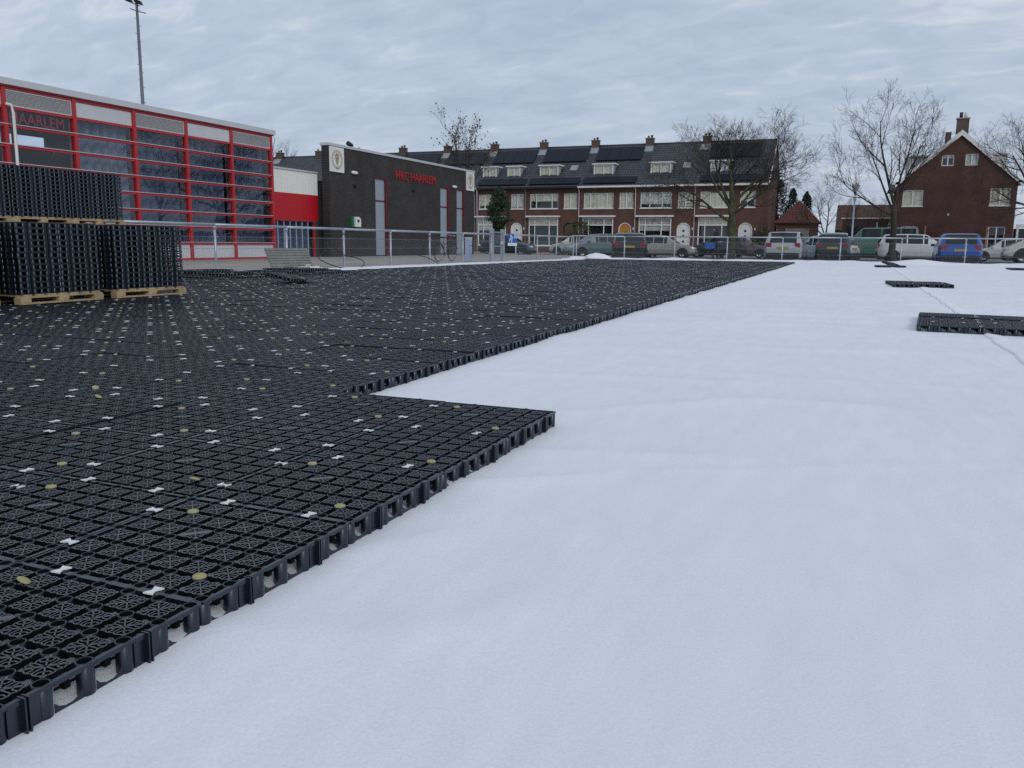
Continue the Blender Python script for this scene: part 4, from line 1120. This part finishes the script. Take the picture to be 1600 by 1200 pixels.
# leaning grating and gutter piece by the left fence
def grating():
    t = thing('leaning_grating', 'grey slatted floor grating leaning against the left fence', 'grating', (-12.85, 16.2, .0), 0)
    t.rotation_euler = (0, R(-24), R(-3))
    for k in range(9): box('slat', 'grate', t, -.012, .012, 0, 1.55, .02 + k * .068, .074 + k * .068)
    for y in (.03, .5, 1.0, 1.48): box('batten', 'grate', t, -.035, -.0125, y, y + .04, .02, .62)
    g = thing('gutter_piece', 'short white plastic channel lying at the foot of the leaning grating', 'gutter', (-12.45, 16.5, .03), R(-2))
    box('channel', 'white', g, -.07, .07, 0, 1.0, 0, .02); box('lip', 'white', g, .05, .07, 0, 1.0, .021, .07); box('lip', 'white', g, -.07, -.05, 0, 1.0, .021, .10)
    mb = MB(); mb.tube([(0, .42, .02), (0, .42, .14), (0, .56, .14), (0, .56, .02)], .014, 6); mb.build('handle', 'white', g)
grating()
def bundle():
    mb = MB(); n, m = 28, 12; prev = None
    for j in range(m + 1):
        a = math.pi / 2 * j / m; row = []
        for i in range(n):
            w = 2 * math.pi * i / n; r = math.cos(a)
            k = 1 + .22 * nz(math.cos(w) * 1.3, math.sin(w) * 1.3 + a, 1.3, 4)
            row.append((.62 * r * k * math.cos(w), .42 * r * k * math.sin(w), .24 * math.sin(a) ** .75 * (1 + .2 * nz(w, a, 1.1, 8))))
        if prev:
            for i in range(n): mb.face([prev[i], prev[(i + 1) % n], row[(i + 1) % n], row[i]], 0, True)
        prev = row
    o = mb.build('fabric_bundle', 'fabric'); o.location = (-11.75, 39.0, .06); tag(o, 'white fabric bundle heaped at the far corner of the crate field', 'bundle')
bundle()

# ================================================================== BICYCLES
def bicycle(label, x, y, z, rz, lean=0., box_m=None, col='trimblack'):
    t = thing('bicycle', label, 'bicycle', (x, y, z), 0, 'bicycles'); t.rotation_euler = (lean, 0, rz)
    for cx in (0, 1.06):
        w = MB(); w.lathe([(.325, -.02), (.345, -.012), (.352, 0), (.345, .012), (.325, .02)], (cx, 0, .352), 'Y', 28); o = w.build('wheel', 'rubber', t)
        s = MB()
        for k in range(14):
            a = 2 * math.pi * k / 14; s.tube([(cx, 0, .352), (cx + .325 * math.cos(a), 0, .352 + .325 * math.sin(a))], .0022, 3, caps=False)
        s.lathe([(.318, -.012), (.33, -.014), (.33, .014), (.318, .012)], (cx, 0, .352), 'Y', 28); s.build('spokes', 'rim', o)
    f = MB(); bb = (.44, 0, .29); st = (.34, 0, .80); ht = (.86, 0, .88); hb = (.90, 0, .68)
    for a, b, r in (((0, 0, .352), bb, .012), ((0, 0, .352), st, .010), (bb, st, .016), (bb, hb, .018), ((.37, 0, .66), ht, .016), (hb, (.90, 0, .68), .016), (ht, hb, .018), (hb, (1.06, 0, .352), .013)): f.tube([a, b], r, 6)
    f.build('frame', col, t)
    MB().tube([ht, (.83, 0, 1.02), (.80, 0, 1.04)], .012, 6).build('stem', 'galv', t)
    MB().tube([(.62, -.28, 1.02), (.74, -.27, 1.06), (.82, -.1, 1.05), (.82, .1, 1.05), (.74, .27, 1.06), (.62, .28, 1.02)], .012, 6).build('handlebar', 'galv', t)
    s = MB(); s.prism([(.18, -.09, .93), (.30, -.10, .95), (.47, -.025, .93), (.47, .025, .93), (.30, .10, .95), (.18, .09, .93)], (0, 0, .04)); s.tube([st, (.31, 0, .93)], .013, 6); s.build('saddle', 'rubber', t)
    m = MB()
    for cx in (0, 1.06):
        pr = None
        for k in range(9):
            a = R(20 + 150 * k / 8); p = (cx + .385 * math.cos(a), .352 + .385 * math.sin(a))
            if pr: m.obox(((pr[0] + p[0]) / 2, 0, (pr[1] + p[1]) / 2), ((p[0] - pr[0]) / 2, 0, (p[1] - pr[1]) / 2), (0, .024, 0), (0, 0, .003))
            pr = p
    m.build('mudguards', 'trimblack', t)
    c = MB(); c.lathe([(.02, -.02), (.10, -.02), (.10, .02), (.02, .02)], (.44, .05, .29), 'Y', 16); c.tube([(.44, .08, .29), (.52, .09, .14)], .009, 6); c.tube([(.44, -.08, .29), (.36, -.09, .44)], .009, 6); c.build('crank', 'galv', t)
    MB().box(-.22, .26, -.07, .07, .75, .765).build('rack', 'trimblack', t)
    if box_m:
        b = MB(); b.box(1.0, 1.42, -.26, .26, .70, .72)
        b.box(1.0, 1.02, -.26, .26, .721, 1.0); b.box(1.40, 1.42, -.26, .26, .721, 1.0); b.box(1.021, 1.399, -.26, -.24, .721, 1.0); b.box(1.021, 1.399, .24, .26, .721, 1.0)
        b.build('front_crate', box_m, t)
    return t
bicycle('bicycle with a bright blue front crate beside the person at the far fence', -5.75, 42.4, -.13, R(176), box_m='blue')
def cable(label, y, seed):
    rnd = random.Random(seed); mb = MB(); pts = [Vector((-13.12, y, .95))]
    for k in range(22):
        f = k / 21; pts.append(Vector((-13.1 + .12 * math.sin(f * 7 + seed), y + .55 * math.sin(f * 5.5 + seed) + .5 * f, .9 * (1 - f) ** 1.4 + .03 + .25 * abs(math.sin(f * 6)) * (1 - f))))
    mb.tube(pts, .013, 6); o = mb.build('loose_cable', 'cable'); tag(o, label, 'cable', 'cables hung on the left fence')
cable('black cable looped over the left fence before the link building', 18.7, 1)
cable('second black cable hanging beside the first one before the link building', 19.5, 3)
cable('black cable hanging on the left fence before the middle of the brick hall', 24.0, 2)
bicycle('dark bicycle standing by the pale blue cabinet near the gate', -15.6, 29.9, -.01, R(86), R(4))

# ================================================================== PERSON
def person():
    t = thing('person', 'person in a dark coat behind the far fence beside a blue crate', 'person', (-6.75, 42.75, -.13), R(165))
    J = [(0, 0, .96), (0, 0, 1.14), (0, 0, 1.34), (0, 0, 1.47), (.02, 0, 1.55),             # 0 pelvis .. 4 neck top
         (.0, .19, 1.42), (.06, .25, 1.15), (.24, .22, .98), (.0, -.19, 1.42), (.08, -.25, 1.15), (.26, -.22, 1.0),
         (.0, .10, .90), (.10, .11, .50), (.04, .11, .09), (.16, .12, .04), (.0, -.10, .90), (-.02, -.11, .49), (-.14, -.11, .10), (-.03, -.12, .04)]
    E = [(0, 1), (1, 2), (2, 3), (3, 4), (2, 5), (5, 6), (6, 7), (2, 8), (8, 9), (9, 10), (0, 11), (11, 12), (12, 13), (13, 14), (0, 15), (15, 16), (16, 17), (17, 18)]
    rad = [.15, .145, .16, .075, .055, .075, .055, .042, .075, .055, .042, .095, .07, .048, .045, .095, .07, .048, .045]
    me = bpy.data.meshes.new('body'); me.from_pydata(J, E, []); me.update()
    b = link('body', me, t); b.modifiers.new('skin', 'SKIN'); sm = b.modifiers.new('sub', 'SUBSURF'); sm.levels = sm.render_levels = 1
    for i, v in enumerate(me.skin_vertices[0].data): v.radius = (rad[i], rad[i]); v.use_root = (i == 0)
    me.materials.append(M['coat'])
    def egg(name, m, c, r, sc, n=16, cut=None):
        mb = MB(); prev = None
        for j in range(13):
            a = -math.pi / 2 + math.pi * j / 12; row = [(c[0] + r * sc[0] * math.cos(a) * math.cos(2 * math.pi * i / n), c[1] + r * sc[1] * math.cos(a) * math.sin(2 * math.pi * i / n), c[2] + r * sc[2] * math.sin(a)) for i in range(n)]
            if prev and (cut is None or cut(j)):
                for i in range(n): mb.face([prev[i], prev[(i + 1) % n], row[(i + 1) % n], row[i]], 0, True)
            prev = row
        return mb.build(name, m, t)
    h = egg('head', 'skin', (.045, 0, 1.66), .115, (.95, .78, 1.12))
    mb = MB(); mb.prism([(.145, -.016, 1.625), (.145, .016, 1.625), (.172, .008, 1.632), (.172, -.008, 1.632)], (-.006, 0, .05)); mb.build('nose', 'skin', h)
    egg('hair', 'hair', (.022, 0, 1.685), .122, (.98, .84, 1.05))
    for sgn in (-1, 1):
        e = MB(); e.lathe([(.001, -.008), (.022, -.006), (.03, 0), (.022, .006), (.001, .008)], (.04, sgn * .092, 1.65), 'Y', 10); e.build('ear', 'skin', h)
        ey = MB(); ey.lathe([(.001, 0), (.012, .004), (.001, .008)], (.148, sgn * .036, 1.668), 'X', 8); ey.build('eye', 'trimblack', h)
        hd = MB(); base = Vector((.25, sgn * .22, .985))
        hd.obox(base + Vector((.04, 0, -.012)), (.045, 0, -.008), (0, .014, 0), (0, 0, .036))
        for k in range(4):
            p = base + Vector((.08, 0, .018 - k * .019)); hd.tube([p, p + Vector((.034, sgn * -.008, -.004)), p + Vector((.046, sgn * -.03, -.012))], [.009, .0085, .007], 6)
        hd.tube([base + Vector((.03, sgn * -.012, .03)), base + Vector((.06, sgn * -.035, .036))], [.011, .008], 6)
        hd.build('hand', 'skin', t)
    egg('collar', 'coat', (.015, 0, 1.505), .10, (1, 1, .55))
person()

# ================================================================== CARS
def car(label, kind, paint, x, y, rz, L=4.2, W=1.78, H=1.5, z=-.16, metal=.25):
    t = thing('parked_car', label, 'van' if kind == 'van' else 'car', (x, y, z), rz, 'parked cars')
    pm = mat('car_paint', paint, .28, metal=metal, coat=.6)
    k = H / 1.5
    if kind == 'van':
        S = [(0, .30, .74, .76), (.012, .26, 1.02, 1.04), (.03, .25, 1.03, 1.46), (.05, .25, 1.03, 1.50), (.22, .25, 1.03, 1.5), (.235, .25, 1.03, 1.5), (.45, .25, 1.03, 1.5), (.465, .25, 1.03, 1.5), (.66, .25, 1.0, 1.49), (.70, .25, .99, 1.46), (.84, .25, .92, .97), (.86, .25, .88, .92), (.955, .25, .70, .73), (.985, .28, .55, .58), (1, .32, .46, .48)]
        rw, ws, side = (1, 3), (9, 10), [(3, 4), (5, 6), (7, 8), (8, 9)]
    elif kind == 'suv':
        S = [(0, .36, .72, .74), (.012, .30, .98, 1.0), (.05, .28, 1.02, 1.30), (.08, .28, 1.03, 1.45), (.12, .28, 1.03, 1.48), (.33, .28, 1.0, 1.5), (.345, .28, 1.0, 1.5), (.52, .28, .98, 1.48), (.535, .28, .98, 1.48), (.58, .28, .97, 1.44), (.72, .28, .96, 1.02), (.75, .28, .94, .97), (.93, .28, .84, .86), (.985, .3, .66, .69), (1, .34, .5, .52)]
        rw, ws, side = (1, 3), (9, 10), [(3, 4), (4, 5), (6, 7), (8, 9)]
    else:
        S = [(0, .34, .70, .72), (.012, .26, .93, .96), (.06, .22, .98, 1.24), (.10, .22, .99, 1.41), (.15, .22, .99, 1.46), (.34, .22, .97, 1.5), (.355, .22, .97, 1.5), (.50, .22, .95, 1.47), (.515, .22, .95, 1.465), (.56, .22, .94, 1.42), (.71, .22, .93, .99), (.74, .22, .91, .94), (.92, .22, .78, .80), (.98, .26, .60, .63), (1, .30, .46, .48)]
        rw, ws, side = (1, 3), (9, 10), [(3, 4), (4, 5), (6, 7), (8, 9)]
    rows = []
    for i, (fx, zb_, zl, zt) in enumerate(S):
        e = min(fx, 1 - fx); hw = W / 2 * (1 - .16 * max(0, 1 - e / .10) ** 2); cab = (zt - zl) > .12
        ht_ = hw * (.80 if cab and kind != 'van' else (.88 if cab else .93))
        if kind == 'van' and cab: ht_ = hw * .87
        zb_, zl, zt = zb_ * k, zl * k, zt * k; X = (fx - .5) * L
        rows.append([(X, hw * .90, zb_), (X, hw * .985, zb_ + .10), (X, hw, zb_ + .45 * (zl - zb_)), (X, hw * .985, zl - .05), (X, hw * .955, zl), (X, ht_, zt - .045 * (1 if cab else .3)), (X, ht_ * .86, zt), (X, 0, zt + .012)])
    body, glass = MB(), {}
    def quad(i, j, s, mb):
        a, b, c, d = rows[i][j], rows[i + 1][j], rows[i + 1][j + 1], rows[i][j + 1]
        q = [(p[0], p[1] * s, p[2]) for p in ((a, b, c, d) if s < 0 else (d, c, b, a))]
        mb.face(q, 0, True)
    for i in range(len(rows) - 1):
        for j in range(7):
            for s in (-1, 1):
                nm = None
                if j == 4 and any(a <= i < b for a, b in side): nm = 'side_window'
                if j == 6 and rw[0] <= i < rw[1]: nm = 'rear_window'
                if j == 6 and ws[0] <= i < ws[1]: nm = 'windscreen'
                if nm: quad(i, j, s, glass.setdefault((nm, s if nm == 'side_window' else 0, i if nm == 'side_window' else 0), MB()))
                else: quad(i, j, s, body)
    for i in (0, len(rows) - 1):
        ring = [p for p in rows[i]] + [(p[0], -p[1], p[2]) for p in rows[i][::-1][1:]]
        body.face(ring if i else ring[::-1])
    body.build('body', pm, t)
    for (nm, s, i), mb in glass.items(): mb.build(nm, 'carglass', t)
    und = MB().box(-L / 2 + .12, L / 2 - .12, -W / 2 + .12, W / 2 - .12, .16, .36).build('underbody', 'trimblack', t)
    wr = .315 * max(1, k * .98)
    for fx in (.185, .81):
        for s in (-1, 1):
            X = (fx - .5) * L; c = (X, s * (W / 2 - .10), wr)
            w = MB(); w.lathe([(wr * .62, .10 * s), (wr * .95, .105 * s), (wr, .07 * s), (wr, -.08 * s)], c, 'Y', 24); o = w.build('wheel', 'rubber', t)
            r_ = MB(); r_.lathe([(wr * .62, .10 * s), (wr * .58, .085 * s), (wr * .16, .095 * s), (.001, .10 * s)], c, 'Y', 20)
            r_.build('rim', 'rim', o)
            h = MB()
            for q in range(5):
                a = 2 * math.pi * (q + .5) / 5; h.obox((X + wr * .40 * math.cos(a), c[1] + s * .096, wr + wr * .40 * math.sin(a)), (wr * .12 * math.cos(a), 0, wr * .12 * math.sin(a)), (-wr * .07 * math.sin(a), 0, wr * .07 * math.cos(a)), (0, .004, 0))
            h.build('rim_gaps', 'trimblack', o)
            ar = MB(); pts = [(X + wr * 1.16 * math.cos(R(a)), wr + wr * 1.16 * math.sin(R(a))) for a in range(-12, 193, 12)]
            ar.prism([(px, s * (W / 2 - .006), max(pz, .2)) for px, pz in pts], (0, s * .010, 0)); ar.build('wheel_arch', 'trimblack', t)
    zl = .80 * k
    for s in (-1, 1):
        b = MB(); b.obox((-L / 2 + .075, s * (W / 2 - .24), .90 * k if kind != 'van' else .86 * k), (.06, 0, 0), (.01, .13, 0), (0, 0, .10 if kind != 'van' else .16)); b.build('tail_lamp', 'tail', t)
        b = MB(); b.obox((L / 2 - .16, s * (W / 2 - .26), .66 * k), (.08, -.04 * s, 0), (-.03, .15 * s, 0), (-.03, 0, .06)); b.build('head_lamp', 'head', t)
        b = MB(); mx = (.19 if kind != 'van' else .29) * L; b.obox((mx, s * (W / 2 + .06), 1.0 * k), (.05, 0, 0), (0, .085, 0), (0, 0, .06)); b.build('mirror', pm if kind != 'suv' else 'trimblack', t)
    MB().obox((-L / 2 - .012, 0, (.78 if kind != 'van' else .70) * k), (.012, 0, 0), (0, .26, 0), (0, 0, .055)).build('rear_plate', 'plate', t)
    MB().obox((L / 2 + .012, 0, .44), (.012, 0, 0), (0, .26, 0), (0, 0, .055)).build('front_plate', 'plate', t)
    b = MB(); b.box(-L / 2 - .02, -L / 2 + .22, -W / 2 * .84, W / 2 * .84, .20 * k, .56 * k); b.build('rear_bumper', 'trimblack', t)
    MB().box(L / 2 - .2, L / 2 + .015, -W / 2 * .62, W / 2 * .62, .26, .38).build('grille', 'trimblack', t)
    return t
N90 = math.pi / 2
car('silver people carrier seen from behind with red tail lamps and orange plate', 'suv', (.38, .41, .43), -3.52, 44.6, N90, 4.3, 1.80, 1.62, -.19)
car('bright blue estate seen from behind, beside the white crossover', 'suv', (.012, .075, .33), 4.12, 44.6, N90 - .02, 4.6, 1.83, 1.57, -.19)
car('black estate seen from behind, left of the beige hatchback', 'hatch', (.012, .014, .018), -11.55, 44.4, N90 + .24, 4.4, 1.82, 1.52, -.16)
car('dark green hatchback seen from behind, left of the green van', 'hatch', (.012, .035, .040), -1.38, 47.6, N90, 3.9, 1.68, 1.60, -.16)
car('light blue grey hatchback half hidden between the silver carrier and dark green hatchback', 'hatch', (.42, .50, .58), -2.2, 50.0, R(158), 4.0, 1.72, 1.5)
car('sage green panel van with side windows behind the right bare tree', 'van', (.085, .19, .145), 1.0, 58.5, R(172), 4.75, 1.9, 2.05, -.12)
car('white crossover parked side on in front of the gable house', 'suv', (.66, .67, .68), 2.95, 52.5, R(4), 4.35, 1.82, 1.58, -.12)
car('white camper van cut off by the right margin', 'van', (.60, .61, .59), 10.0, 55.6, R(178), 5.0, 1.95, 1.98, -.12)
car('small white car behind the blue estate and camper van', 'hatch', (.58, .60, .60), 8.3, 61.0, R(176), 3.7, 1.66, 1.42, -.12)
car('beige grey hatchback parked side on facing right', 'hatch', (.33, .31, .29), -12.35, 56.8, R(3), 4.2, 1.76, 1.50, -.12)
car('dark teal hatchback at an angle behind the white fabric bundle', 'hatch', (.11, .16, .18), -16.6, 54.3, R(222), 4.0, 1.76, 1.55, -.12)
car('small white round hatchback behind the dark teal hatchback', 'hatch', (.62, .61, .58), -20.3, 61.4, R(181), 3.7, 1.66, 1.52, -.12)
car('white car glimpsed between the teal and black cars', 'hatch', (.60, .62, .63), -14.6, 59.5, R(95), 4.0, 1.74, 1.5, -.12)
car('dark blue grey car beside the gate sign, nose to the right', 'hatch', (.05, .065, .08), -24.1, 57.5, R(2), 4.1, 1.74, 1.45, -.12)
car('black car parked behind the person and blue crate', 'hatch', (.02, .022, .03), -9.6, 61.6, R(178), 4.3, 1.78, 1.48, -.12)
car('dull grey red car parked behind the big tree trunk', 'hatch', (.11, .085, .09), -7.9, 61.8, R(4), 4.0, 1.74, 1.5, -.12)

# ================================================================== LAMPS AND MAST
def street_lamp(x, y):
    t = thing('street_lamp', 'grey street lamp with a cone shaped lantern before the gable house', 'lamp', (x, y, -.16))
    MB().tube([(0, 0, 0), (0, 0, .9), (0, 0, .95), (0, 0, 3.72)], [.075, .075, .05, .038], 10).build('pole', 'galv', t)
    mb = MB(); mb.lathe([(.05, 3.70), (.07, 3.74), (.08, 3.82), (.05, 3.85)], (0, 0, 0), 'Z', 14); mb.build('collar', 'trimblack', t)
    mb = MB(); mb.lathe([(.08, 3.851), (.20, 4.12), (.22, 4.16)], (0, 0, 0), 'Z', 16); mb.build('lantern_glass', 'lampglass', t)
    mb = MB(); mb.lathe([(.235, 4.16), (.22, 4.20), (.12, 4.28), (.03, 4.30), (.001, 4.32)], (0, 0, 0), 'Z', 16); mb.build('lantern_cap', 'galv', t)
    box('control_box', 'galv', t, -.07, .07, -.06, .06, 3.35, 3.52)
street_lamp(-.55, 50)
def mast(x, y):
    t = thing('floodlight_mast', 'tall thin grey floodlight mast rising behind the glass hall', 'mast', (x, y, 0))
    MB().tube([(0, 0, 0), (0, 0, 7), (0, 0, 14.65)], [.14, .11, .075], 10).build('pole', 'mast', t)
    for k in range(22):
        z = 5 + k * .44; sg = 1 if k % 2 else -1
        MB().tube([(0, 0, z), (sg * .17, sg * .10, z)], .012, 5).build('climbing_peg', 'mast', t)
    MB().tube([(-.32, -.2, 14.32), (0, 0, 14.2), (.42, .25, 14.1)], .03, 6).build('cross_arm', 'mast', t)
    for k, (dx_, dy_) in enumerate(((-.55, -.25), (.1, .05))):
        mb = MB(); mb.obox((dx_ * .8, dy_ * .8, 14.78 - .12 * k + .05), (.17, .10, -.06), (-.08, .16, 0), (0, -.04, .09)); mb.build('floodlight', 'trimblack', t)
    MB().tube([(-.6, -.3, 14.82), (.12, .08, 14.5)], .035, 6).build('head_arm', 'mast', t)
mast(-41, 40)

# ================================================================== TREES AND PLANTS
def grow(mb, p, d, length, r, level, rnd, P, tips):
    n = 5 if level < 2 else (4 if level < 3 else 3); pts = [p]; rads = [r]; cur = Vector(d)
    for i in range(n):
        j = P['wob'] * (1 + .4 * level)
        cur = (cur + Vector((rnd.uniform(-j, j), rnd.uniform(-j, j), rnd.uniform(-j, j) + P['up'] * (.35 if level else .1)))).normalized()
        pts.append(pts[-1] + cur * length / n); rads.append(r * (1 - (i + 1) / n * (.72 if level < P['lv'] else .8)))
    mb.tube(pts, rads, 9 if level == 0 else (6 if level == 1 else (4 if level == 2 else 3)), 0 if level < 2 else 1, caps=level > 1)
    if level >= P['lv']:
        tips.append(pts[-1]); return
    nb = P['nb'][level]
    for k in range(nb):
        f = P['st'][level] + (1 - P['st'][level]) * (k + rnd.random()) / nb; f = min(f, .98); i = min(int(f * n), n - 1); q = pts[i].lerp(pts[i + 1], f * n - i)
        ax = (pts[i + 1] - pts[i]).normalized(); a = rnd.random() * 6.283 + k * 2.4
        s = ax.cross(Vector((math.cos(a), math.sin(a), .3))).normalized(); sp = P['sp'][level] * rnd.uniform(.75, 1.2)
        nd = (ax * math.cos(sp) + s * math.sin(sp)).normalized()
        rr = rads[i] * rnd.uniform(.42, .60)
        grow(mb, q, nd, length * P['ln'][level] * rnd.uniform(.75, 1.15) * (1.15 - .45 * (f - P['st'][level])), max(rr, .0065), level + 1, rnd, P, tips)
def bare_tree(label, x, y, z, trunk_h, r, P, seed, mats=('bark', 'twig'), dirs=None, leaves=None, group='bare trees'):
    t = thing('bare_tree', label, 'tree', (x, y, z), 0, group); rnd = random.Random(seed)
    tr = MB(); pts = [Vector((0, 0, -.2))]; rads = [r * 1.35]
    for i in range(6):
        pts.append(Vector((rnd.uniform(-.04, .04) * i * .5, rnd.uniform(-.04, .04) * i * .5, trunk_h * (i + 1) / 6))); rads.append(r * (1.1 - .30 * (i + 1) / 6))
    tr.tube(pts, rads, 12); tr.build('trunk', mats[0], t)
    cr = MB(); tips = []
    for dv, ln, rr, h in dirs:
        grow(cr, Vector((pts[-1].x, pts[-1].y, trunk_h * h)), Vector(dv).normalized(), ln, r * rr, 1, rnd, P, tips)
    c = cr.build('crown', [mats[0], mats[1]], t)
    if leaves:
        lf = MB()
        for p in tips:
            if rnd.random() < leaves:
                a = rnd.random() * 6.28; s = rnd.uniform(.05, .10); u_ = Vector((math.cos(a), math.sin(a), rnd.uniform(-.5, .5))) * s; v_ = Vector((-math.sin(a) * .4, math.cos(a) * .4, -1)) * s
                lf.face([p - u_, p + v_ * .4, p + u_, p - v_ * 1.2])
        tag(lf.build('leaves', 'dryleaf', t), kind='stuff')
    return t
P1 = dict(lv=5, wob=.13, up=.20, nb=[0, 7, 6, 5, 4], st=[.3, .25, .2, .2, .2], sp=[.8, .75, .75, .75, .7], ln=[.6, .58, .58, .55, .55])
bare_tree('big spreading bare tree with mossy trunk in front of the end terrace house', -6.5, 46.2, -.12, 2.9, .24, P1, 11, ('mossbark', 'twig'),
          [((-1, -.1, .62), 4.2, .36, .72), ((-.45, .3, .9), 3.3, .42, 1), ((.12, -.2, 1), 3.3, .5, 1), ((.55, .2, .85), 3.5, .4, .96), ((1, -.1, .34), 4.4, .32, .84), ((-.8, -.5, .8), 3.4, .32, .96), ((.95, .4, .55), 3.9, .32, .88), ((-.1, .4, 1), 3.1, .4, 1)])
P2 = dict(lv=5, wob=.11, up=.28, nb=[0, 6, 6, 4, 3], st=[.3, .2, .2, .2, .2], sp=[.7, .62, .65, .7, .7], ln=[.6, .55, .55, .55, .55])
bare_tree('tall bare tree with upswept branches left of the gable house', 1.45, 48.2, -.14, 3.0, .165, P2, 23, ('bark', 'twig'),
          [((-.22, 0, 1), 4.35, .55, 1), ((-.70, .2, 1), 3.7, .40, .88), ((.22, -.1, 1), 3.8, .46, 1), ((.62, .2, .8), 3.5, .36, .95), ((-1, -.1, .55), 3.7, .34, .82), ((.1, .5, 1), 3.6, .36, .95)])
P3 = dict(lv=4, wob=.12, up=.35, nb=[0, 6, 6, 4, 3], st=[.3, .3, .2, .2, .2], sp=[.6, .55, .6, .6, .6], ln=[.6, .5, .5, .5, .5])
bare_tree('thin bare tree with a few dry leaves behind the brick hall', -31.0, 64.0, -.1, 5.2, .14, P3, 5, ('bark', 'twig'),
          [((-.15, 0, 1), 4.6, .8, 1), ((.35, .1, 1), 4.2, .7, .95), ((-.5, .2, 1), 4.0, .6, .9), ((.6, -.2, .9), 3.4, .5, .85), ((-.8, 0, .8), 3.2, .5, .8), ((.1, .4, 1), 4.2, .6, .95)], leaves=.8)
bare_tree('pale bare tree cut off by the right margin beside the gable house', 11.6, 66.0, -.1, 3.6, .22, P1, 31, ('bark', 'twig'),
          [((-.9, 0, .8), 4.8, .6, .9), ((-.4, .2, 1), 4.8, .6, 1), ((.2, 0, 1), 4.8, .6, 1), ((.8, .1, .8), 4.4, .5, .9), ((-1, -.2, .4), 4.2, .5, .8)])
bare_tree('low twisted bare tree beside the small red roofed garage', -2.6, 66.5, -.1, 1.5, .12, dict(P1, lv=4), 41, ('bark', 'twig'),
          [((-.8, 0, .9), 2.6, .6, .9), ((.1, .1, 1), 2.7, .6, 1), ((.8, 0, .7), 2.8, .6, .9), ((-.3, -.3, 1), 2.4, .5, 1)])
bare_tree('low bare shrub tree between the street lamp and the gable house', .9, 69.5, -.1, 1.4, .11, dict(P1, lv=4), 43, ('bark', 'twig'),
          [((-.9, 0, .7), 2.8, .6, .9), ((.1, .1, 1), 2.4, .6, 1), ((.8, 0, .8), 2.4, .6, .9)])
bare_tree('bare tree top above the far left terrace roofs', -63.5, 82.0, -.1, 6.0, .2, P3, 51, ('bark', 'twig'),
          [((-.4, 0, 1), 5.0, .7, 1), ((.4, .1, 1), 4.8, .7, .95), ((0, .2, 1), 5.2, .6, .9), ((.9, 0, .8), 4.2, .5, .9)])

def leafy(name, label, x, y, z, h0, h1, rx, shape, m, n, size, seed, trunk_r=.05, group=None, cat='tree'):
    t = thing(name, label, cat, (x, y, z), 0, group); rnd = random.Random(seed)
    MB().tube([(0, 0, -.1), (.02, 0, h0 + (h1 - h0) * .5)], [trunk_r, trunk_r * .5], 8).build('trunk', 'bark', t)
    mb = MB(); cl = [(rnd.random(), rnd.random() * 6.283, rnd.uniform(.3, 1)) for _ in range(46)]
    for i in range(n):
        if i % 3:
            c = rnd.choice(cl); f = c[0] + rnd.gauss(0, .05); a = c[1] + rnd.gauss(0, .45); rr = c[2] + rnd.gauss(0, .16)
        else:
            f = rnd.random(); a = rnd.random() * 6.283; rr = math.sqrt(rnd.random())
        f = min(max(f, 0), 1); R_ = rx * shape(f) * (1 + .22 * nz(math.cos(a) * 1.5, math.sin(a) * 1.5 + f * 5, 1.2, seed)); rr = min(abs(rr), 1.08)
        p = Vector((R_ * rr * math.cos(a), R_ * rr * math.sin(a), h0 + (h1 - h0) * f)); s = size * rnd.uniform(.6, 1.3)
        u_ = Vector((rnd.gauss(0, 1), rnd.gauss(0, 1), rnd.gauss(0, .7))).normalized() * s; v_ = u_.cross(Vector((rnd.gauss(0, 1), rnd.gauss(0, 1), rnd.gauss(0, 1))).normalized()) * .8
        mb.face([p - u_, p - v_ * .6, p + u_, p + v_ * .6])
    tag(mb.build('crown', m, t), kind='stuff')
leafy('evergreen_tree', 'narrow dense evergreen street tree beside the brick hall', -26.0, 60, -.1, 1.45, 5.1, .98, lambda f: (.55 + 1.5 * f) * .62 if f < .3 else 1.0 * (1 - ((f - .3) / .7) ** 1.8) ** .6 * .98 + .04, 'leaf', 9000, .085, 3, .06)
leafy('round_bush', 'round olive green bush in front of the brown arched door', -21.9, 67.2, -.1, .1, 2.65, 1.55, lambda f: math.sqrt(max(0, 1 - (f * 1.1 - .25) ** 2)) * (1 - .25 * f), 'leaf2', 3200, .09, 8, .05, None, 'bush')
for k, (cx, ht_, rr) in enumerate(((-7.0, 6.7, 1.05), (-5.9, 5.9, .9), (-4.75, 5.6, .85))):
    leafy('dark_conifer', 'dark conifer behind the red roofed garage, %s from the terrace gable' % ('first', 'second', 'third')[k], cx * 1.02, 80, -.1, .1, ht_, rr, lambda f: (1 - f ** 2.2) ** .55, 'conifer', 3600, .11, 20 + k, .08, 'conifers behind the garage')
leafy('hedge_bush', 'brown green shrub at the foot of the terrace gable', -7.1, 68.0, -.1, .05, 2.1, 1.1, lambda f: math.sqrt(max(0, 1 - (f * 1.1 - .2) ** 2)), 'leaf2', 2000, .09, 33, .04, None, 'bush')
leafy('hedge_bush', 'dark shrub behind the green van beside the low extension', -.6, 71.5, -.1, .05, 2.4, 1.5, lambda f: math.sqrt(max(0, 1 - (f * 1.1 - .2) ** 2)), 'conifer', 2400, .10, 35, .04, None, 'bush')
